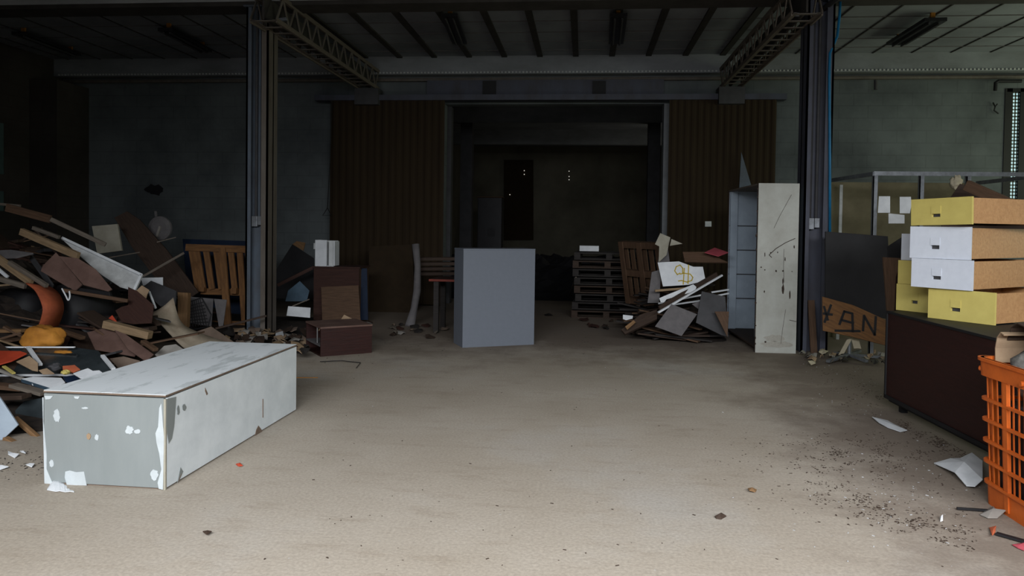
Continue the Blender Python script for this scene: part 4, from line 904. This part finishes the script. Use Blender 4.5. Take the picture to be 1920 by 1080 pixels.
# black drum
dc0 = P(112, 578, 7.35); dc1 = P(205, 582, 7.9)
mb = MB().tube([dc0, dc0.lerp(dc1, .5), dc1], [.25, .25, .25], 24); tag(mb.build('drum', 'black', smooth=True), 'fat black drum lying behind the orange curved sheet', 'drum')
dk = MB().tube([P(20, 575, 7.5), P(75, 578, 7.4)], .2, 20); tag(dk.build('drum', 'black', smooth=True), 'black drum end left of the orange curved sheet', 'drum')
tag(MB().tube(Bz([P(116, 541, 7.0), P(122, 552, 6.98), P(128, 563, 6.97), P(131, 556, 6.98), P(130, 546, 7.0)]), .008, 6).build('cord', 'paper', smooth=True), 'loop of white cord hanging over the black drum', 'cord')
lump('sack', 'ochre-orange crumpled plastic sack behind the dark glass top', 'sack', P(80, 634, 6.2), .19, .13, .11, 'ochre', 8, .35, 1.6)
lump('rag', 'flat ochre scrap lying on the dark glass top', 'scrap', P(118, 660, 5.85), .08, .03, .014, 'ochre', 9, .3)
lump('scrap_bundle', 'small dark crumpled foil bundle on the front of the dark glass top', 'foil', P(103, 688, 5.6), .05, .04, .03, 'darkgrey', 10, .4)
lump('sponge', 'small mustard yellow lump on the front edge of the dark glass top', 'sponge', P(123, 698, 5.45), .035, .03, .018, 'yellow', 12, .4)
# curved beige sheet
ea = Bz([P(283, 588, 8.0), P(312, 620, 7.85), P(348, 655, 7.7), P(385, 668, 7.6)], 16); eb = Bz([P(325, 558, 8.15), P(338, 602, 8.1), P(368, 622, 8.05), P(438, 646, 7.9)], 16)
rows = []
for i, (a, b) in enumerate(zip(ea, eb)):
    rows.append([a, a.lerp(b, .33) + V((0, 0, -.02)), a.lerp(b, .66) + V((0, 0, -.02)), b])
tag(MB().sheet(rows, .008).build('hardboard_sheet', 'tanhard', smooth=True), 'long curved beige hardboard sheet sagging behind the white cupboard', 'sheet')
S('board', 'brown hardboard flap at the right end of the curved beige sheet', 'board', [(365, 623), (396, 612), (440, 642), (400, 655), (372, 650)], 8.4, (0, -.7, .7), .008, 'mdf')
# round disc
c = P(299, 428, 10.4); r = empty('dish', c, 'round pale grey disc with a central bracket on the wall behind the debris', 'dish')
MB().tube([c + V((0, .03, 0)), c + V((0, .0, 0)), c + V((0, -.02, 0))], [.18, .175, .12], 32).build('disc', 'greyboard', r, smooth=False)
MB().bar(c + V((-.02, -.03, -.12)), c + V((.03, -.03, .03)), .03, .03, up=(0, 1, 0)).build('bracket', 'concretebit', r)
MB().bar(c + V((-.05, 0, .17)), c + V((-.06, 0, .25)), .03, .02, up=(0, 1, 0)).build('tab', 'greyboard', r)
# leaning pallet
pn = V((0, -1, .18)).normalized(); p0 = P(410, 520, 10.3)
def pp(px, py, o=0): return PL(px, py, p0, pn) + pn * o
r = empty('pallet', G(412, 610), 'orange-brown slatted pallet leaning upright left of the left column', 'pallet')
def pb(name, a, b, w_, off=0, th=.03, m='pallet'):
    a = pp(*a, off); b = pp(*b, off); dd = (b - a).normalized(); M = Matrix((dd, pn.cross(dd), pn)).transposed().to_4x4(); M.translation = (a + b) / 2
    MB().bar(a, b, w_, th, up=pn).build(name, m, r, M=M)
pb('rail', (352, 465), (474, 469), .10, .05); pb('rail', (376, 546), (476, 549), .09, -.02); pb('rail', (385, 606), (476, 607), .07, -.02)
for i, (a, b) in enumerate((((361, 470), (374, 548)), ((370, 468), (383, 545)), ((388, 470), (399, 543)), ((407, 470), (417, 543)), ((421, 466), (432, 612)), ((434, 470), (442, 545)), ((451, 470), (460, 606)), ((466, 470), (475, 600)))):
    pb('slat', a, b, .085 if i != 4 else .10, .02 if i != 4 else .07)
pb('block', (383, 548), (384, 540), .08, .06, .08); pb('block', (443, 552), (444, 541), .08, .06, .08)
# wire rack
wn = V((.1, -1, .25)).normalized(); w0 = P(372, 588, 9.1)
r = empty('wire_rack', P(372, 618, 9.1), 'black wire oven rack leaning right of the tan block', 'wire rack')
cr = [(350, 568), (378, 558), (396, 590), (390, 612), (362, 618), (348, 606)]; cp = [PL(*p, w0, wn) for p in cr]
MB().tube(cp + [cp[0]], .010, 6).build('rim', 'black', r)
g = MB()
def lerp2(a, b, t): return (a[0] + (b[0] - a[0]) * t, a[1] + (b[1] - a[1]) * t)
for i in range(1, 8):
    t = i / 8; a = lerp2((350, 568), (378, 558), t) if t < 1 else 0; b = lerp2((352, 614), (392, 610), t)
    g.tube([PL(*a, w0, wn), PL(*b, w0, wn)], .006, 5)
    a = lerp2((349, 570), (350, 612), t); b = lerp2((380, 560), (392, 610), t); g.tube([PL(*a, w0, wn), PL(*b, w0, wn)], .006, 5)
g.build('grid', 'black', r)

# filler boards over the left heap
GL = 'dark boards filling the left debris heap'; rnd = random.Random(21); cnt = 0
while cnt < 150:
    x = rnd.uniform(-9.6, -3.6); y = rnd.uniform(4.8, 11.8); h = hL(x, y)
    if h < .10: continue
    z = h + rnd.uniform(-.06, .05); a = rnd.uniform(-1.2, 1.2); l = rnd.uniform(.18, .6) if y > 5.6 else rnd.uniform(.1, .22); dv = V((math.cos(a), math.sin(a), rnd.gauss(-.12, .22))) * l
    c = V((x, y, z)); p, p2 = c - dv, c + dv
    if max(p.x, p2.x) > -3.1 or min(p.y, p2.y) < 4.6: continue
    p.z = max(.03, p.z); p2.z = max(.03, p2.z)
    beam('plank', 'dark broken board jumbled in the large debris heap at left', 'plank', p, p2, rnd.choice([.04, .07, .12, .2]), rnd.choice([.012, .02, .03]),
         rnd.choice(['darkwood', 'darkwood', 'blackwood', 'darkwood', 'brown', 'redwood', 'black', 'blackwood']), group=GL); cnt += 1

rnd = random.Random(91)
for i in range(130):
    py = rnd.uniform(440, 705); t = (py - 440) / 265; px = rnd.uniform(-30, 60 + 250 * min(1, t * 1.6)) if py < 650 else rnd.uniform(-30, 200)
    Yb = (8.6 - 2.6 * t) + rnd.uniform(.25, .7); c = P(px, py + 8, Yb); a = rnd.uniform(-1.1, 1.1); l = rnd.uniform(.15, .45); dv = V((math.cos(a), math.sin(a) * .6, rnd.gauss(-.15, .3))) * l; p, p2 = c - dv, c + dv
    p.z = max(.03, p.z); p2.z = max(.03, p2.z)
    if max(p.x, p2.x) > -3.3 - .25 * (c.y - 5.5): continue
    beam('plank', 'dark broken board jumbled in the large debris heap at left', 'plank', p, p2, rnd.choice([.06, .1, .16, .22]), rnd.choice([.015, .02, .04]), rnd.choice(['blackwood', 'blackwood', 'darkwood', 'darkwood', 'brown', 'redwood', 'darkgrey']), group=GL)
GS = 'pale splinters in the left debris heap'; rnd = random.Random(44); cnt = 0
while cnt < 60:
    x = rnd.uniform(-8.6, -3.8); y = rnd.uniform(4.9, 9.6); h = hL(x, y)
    if h < .08: continue
    a = rnd.uniform(-.9, .9); l = rnd.uniform(.08, .3); dv = V((math.cos(a), math.sin(a), rnd.gauss(-.15, .2))) * l; c = V((x, y, h * 1.12 + .05)); p, p2 = c - dv, c + dv
    p.z = max(.03, p.z); p2.z = max(.03, p2.z)
    beam('splinter', 'thin pale splinter of wood lying in the large debris heap at left', 'splinter', p, p2, rnd.uniform(.01, .03), rnd.uniform(.008, .02), rnd.choice(['greywood', 'ply', 'card', 'greyboard', 'concretebit', 'brown']), group=GS); cnt += 1
# ---- flakes and papers on the floor
def flake(name, lab, cat, pix, m, z=.004, th=.004, group=None, wob=.012, seed=0):
    rnd = random.Random(seed + int(pix[0][0])); pts = [G(*p, z) for p in pix]; c = sum(pts, V()) / len(pts)
    mb = MB(); n = len(pts); top = [V((p.x, p.y, z + rnd.uniform(0, wob))) for p in pts]; cc = V((c.x, c.y, z + wob * .8 + th))
    vs = top + [cc] + [p - V((0, 0, th)) for p in top] + [cc - V((0, 0, th * 1.5))]
    fs = [(i, (i + 1) % n, n) for i in range(n)] + [(n + 1 + (i + 1) % n, n + 1 + i, 2 * n + 1) for i in range(n)] + [(i, i + n + 1, (i + 1) % n + n + 1, (i + 1) % n) for i in range(n)]
    o = mb.add(vs, fs).build(name, m)
    return tag(o, lab, cat, group)
# the two white papers at right
c = [G(1634, 784), G(1665, 790), G(1701, 806), G(1690, 811), G(1660, 803), G(1641, 796)]
flake('paper_sheet', 'torn white paper strip on the floor in front of the mahogany sideboard', 'paper', [(1635, 785), (1664, 789), (1678, 796), (1701, 808), (1688, 811), (1664, 803), (1648, 795)], 'paper', wob=.02)
flake('paper_sheet', 'large folded white paper on the floor against the orange crate', 'paper', [(1751, 868), (1782, 866), (1800, 863), (1822, 856), (1842, 870), (1842, 914), (1828, 917), (1812, 912), (1790, 895)], 'paper', wob=.07, z=.01)
flake('plastic_scrap', 'translucent grey torn plastic scrap on the floor below the orange crate', 'scrap', [(1838, 966), (1852, 955), (1862, 950), (1872, 960), (1886, 966), (1870, 972), (1852, 972)], 'concretebit', wob=.03)
beam('stick', 'black plastic strip on the floor below the orange crate', 'stick', G(1794, 953, .012), G(1852, 957, .012), .012, .012, 'black')
beam('stick', 'black bent strip lying at the bottom right corner of the picture', 'stick', G(1868, 1000, .01), G(1925, 1016, .01), .03, .01, 'black')
flake('scrap', 'small salmon-orange scrap on the floor near the bottom right corner', 'scrap', [(1855, 990), (1868, 988), (1866, 1000), (1860, 1008)], 'rust_orange')
flake('scrap', 'dark red scrap at the right edge near the bottom corner', 'scrap', [(1898, 1022), (1922, 1020), (1922, 1034), (1908, 1028)], 'pink')
flake('leaf', 'curled brown dry leaf on the floor, biggest one in the middle right', 'leaf', [(1402, 919), (1410, 916), (1419, 918), (1416, 924), (1405, 924)], 'oak', wob=.02)
flake('leaf', 'curled dark leaf alone on the pale floor near the bottom', 'leaf', [(1340, 970), (1352, 967), (1362, 968), (1352, 973), (1343, 972)], 'darkwood', wob=.02)
flake('leaf', 'small dark leaf on the pale floor below the white cupboard', 'leaf', [(380, 1003), (390, 998), (397, 1000), (388, 1006)], 'darkwood', wob=.02)
flake('scrap', 'tiny red-orange scrap on the floor right of the white cupboard', 'scrap', [(442, 871), (450, 869), (455, 874), (447, 875)], 'red')
for i, pl in enumerate(([(88, 915), (104, 902), (108, 888), (122, 892), (133, 905), (139, 918), (122, 915), (112, 922), (104, 916)],)):
    pts = [endpt(*p) for p in [(104, 908), (107, 888), (118, 891), (126, 897), (134, 906), (137, 911)]]
    mb = MB(); bot = [G(88, 919, .004), G(104, 922, .004), G(112, 921, .004), G(122, 923, .004), G(131, 922, .004), G(139, 923, .004)]
    rows = [[p - u * .02 for p in pts], [(p * .45 + b_ * .55) + V((0, 0, .01)) - u * .02 for p, b_ in zip(pts, bot)], bot]
    tag(mb.sheet(rows, .003).build('paper_sheet', 'paper'), 'crumpled white paper leaning on the foot of the white cupboard grey end', 'paper')
for i, (pl, lab) in enumerate((([(15, 851), (30, 853), (36, 855), (28, 859), (15, 857)], 'white paper scrap left of the white cupboard, beside the red scrap'), ([(48, 874), (56, 871), (65, 873), (60, 877), (50, 877)], 'white paper scrap lying nearest the white cupboard corner'),
        ([(-10, 876), (8, 875), (16, 878), (-5, 883)], 'pale paper scrap cut by the left edge of the picture'), ([(37, 849), (50, 848), (48, 853), (40, 852)], 'tiny white scrap above the others at left'))):
    flake('paper_scrap', lab, 'paper', pl, 'paper', wob=.02)
flake('paper_scrap', 'tiny white crumb on the dirty floor at bottom right', 'paper', [(1762, 971), (1768, 970), (1768, 976), (1763, 977)], 'paper', wob=.02)
# cardboard rubble around the left column foot: each flake a thing
GC = 'cardboard flakes at the foot of the left column'; rnd = random.Random(31)
for i in range(80):
    px = rnd.uniform(400, 580); py = rnd.uniform(622, 668); s = rnd.uniform(5, 15); mname = rnd.choice(['card', 'card', 'mdf', 'ply', 'concretebit', 'darkwood', 'blackwood'])
    flake('cardboard_flake', 'brownish torn cardboard flake on the floor around the left column foot', 'cardboard', blob(px, py, s, s * .35, i + 50, 7), mname, z=.02 + rnd.uniform(0, .05), wob=.08, group=GC, th=.006)
lump('rock', 'pale lump of plaster at the left of the left column foot', 'plaster lump', G(463, 636, .06), .10, .07, .05, 'paper', 40, .4)
lump('rock', 'pale lump of plaster touching the front of the left column foot', 'plaster lump', G(484, 633, .05), .07, .05, .04, 'concretebit', 41, .4)
flake('paper_scrap', 'bright white torn scrap in the cardboard right of the left column', 'paper', [(517, 634), (530, 632), (532, 640), (524, 647), (515, 644)], 'paper', z=.06, wob=.08)
GC2 = 'torn flakes at the foot of the right column'
for i in range(34):
    px = rnd.uniform(1500, 1660); py = rnd.uniform(662, 684); s = rnd.uniform(3, 9)
    flake('cardboard_flake', 'torn tan or grey flake on the floor around the right column foot', 'cardboard', blob(px, py, s, s * .35, i + 90, 7), rnd.choice(['card', 'mdf', 'concretebit', 'blackwood', 'greywood', 'foam']), z=.01 + rnd.uniform(0, .03), wob=.05, group=GC2, th=.005)
GC3 = 'dark scraps on the floor in the opening'
for i in range(50):
    px = rnd.choice([rnd.uniform(560, 860), rnd.uniform(1010, 1370)]); py = 605 + rnd.uniform(0, 28) if px < 900 else 580 + rnd.uniform(0, 50); s = rnd.uniform(3, 10)
    flake('scrap', 'small dark scrap on the shaded floor before the opening', 'scrap', blob(px, py, s, s * .25, i + 150, 7), rnd.choice(['mdf', 'blackwood', 'darkwood', 'greywood', 'redwood', 'concretebit']), z=.006, wob=.04, group=GC3, th=.005)
tag(MB().tube([G(600, 678, .01), G(640, 676, .02), G(676, 680, .01), G(668, 690, .01)], .004, 5).build('wire', 'black'), 'thin bent black wire on the floor before the low red-brown cabinet', 'wire')
beam('strip', 'thin pale yellow strip on the floor just right of the white cupboard', 'strip', G(556, 708, .004), G(596, 708, .004), .012, .004, 'ochre')
# crumbs: wood chips nobody could count
def crumbs(name, lab, m, pts, smin, smax, seed):
    rnd = random.Random(seed); mb = MB()
    for px, py in pts:
        c = G(px, py); s = rnd.uniform(smin, smax); a = rnd.uniform(0, math.pi); l = s * rnd.uniform(1, 3.5)
        dv = V((math.cos(a), math.sin(a), 0)); sd = V((-dv.y, dv.x, 0)); hgt = s * rnd.uniform(.2, .6)
        mb.frame(c - dv * l / 2 - sd * s / 2 + V((0, 0, .001)), dv * l, sd * s, V((0, 0, hgt)))
    return tag(mb.build(name, m), lab, 'crumbs', kind='stuff')
rnd = random.Random(77); pts = []
for i in range(7000):
    k_ = rnd.random()
    if k_ < .26: pts.append((rnd.gauss(1600, 85), rnd.gauss(850, 18)))
    elif k_ < .46: t = rnd.random(); pts.append((1520 + t * 320 + rnd.gauss(0, 26), 915 + t * 105 + rnd.gauss(0, 14)))
    elif k_ < .62: t = rnd.random(); pts.append((1690 + t * 130 + rnd.gauss(0, 10), 795 + t * 65 + rnd.gauss(0, 7)))
    elif k_ < .74: t = rnd.random(); pts.append((1560 + t * 80 + rnd.gauss(0, 28), 690 + t * 70 + rnd.gauss(0, 14)))
    elif k_ < .86: pts.append((rnd.gauss(1640, 120), rnd.gauss(890, 40)))
    elif k_ < .89: pts.append((rnd.uniform(350, 1900), 650 + rnd.random() ** 1.3 * 420))
pts = [p for p in pts if (p[0] < 1250 or noise.noise(V((p[0] / 38, p[1] / 9, 2))) + .5 * noise.noise(V((p[0] / 12, p[1] / 4, 5))) > rnd.uniform(-.15, .35)) and p[1] > 640 and not (p[0] > 1840) and not (p[0] < 560 and p[1] < 930) and not (p[0] > 1660 and p[1] < 768 + (p[0] - 1665) * .54)]
crumbs('wood_crumbs', 'dark bark and wood crumbs scattered over the pale floor at right', 'darkwood', pts, .0015, .0055, 5)
pts = [(rnd.gauss(1700, 110), rnd.gauss(930, 60)) for i in range(130)] + [(rnd.uniform(1500, 1690), rnd.uniform(675, 780)) for i in range(90)] + [(rnd.uniform(560, 1400), rnd.uniform(650, 800)) for i in range(40)]
pts = [p for p in pts if p[0] < 1838 and not (p[0] > 1660 and p[1] < 768 + (p[0] - 1665) * .54)]
crumbs('plaster_crumbs', 'white plaster crumbs scattered over the dirty floor at right', 'speck', pts, .0015, .005, 6)
pts = [(rnd.uniform(0, 80), rnd.uniform(842, 900)) for i in range(60)] + [(rnd.uniform(560, 1400), rnd.gauss(640, 12)) for i in range(350)]
crumbs('dirt_crumbs', 'dark dirt crumbs along the edge of the shaded floor', 'blackwood', [p for p in pts if not (855 < p[0] < 1010)], .002, .006, 7)

# ------------------------------------------------------------------ light
def area(name, loc, rot, sx, sy, e, col):
    l = bpy.data.lights.new(name, 'AREA'); l.shape = 'RECTANGLE'; l.size = sx; l.size_y = sy; l.energy = e; l.color = col
    o = bpy.data.objects.new(name, l); COL.objects.link(o); o.location = loc; o.rotation_euler = rot; return o
dl = area('daylight_door', (.9, YF + .1, 3.3), (math.radians(45), 0, 0), 9.4, 1.2, 520, (.95, .97, 1.0)); dl.data.spread = math.radians(108)
area('daylight_window', (XR - .02, 10.1, 2.6), (0, math.radians(90), 0), 2.5, 6.0, 110, (.90, 1.0, .68))
area('inner_fill', (4.1, 21.5, 2.4), (0, math.radians(90), 0), 2.0, 3.0, 14, (1.0, .95, .8))  # unseen fill added to lift the inner hall's dim daylight
wd = bpy.data.worlds.new('world'); SC.world = wd; wd.use_nodes = True
bg = wd.node_tree.nodes['Background']; bg.inputs[0].default_value = (.75, .88, 1, 1); bg.inputs[1].default_value = .22
SC.view_settings.view_transform = 'Standard'; SC.view_settings.look = 'None'; SC.view_settings.gamma = 1
SC.view_settings.use_curve_mapping = False; SC.view_settings.exposure = 0
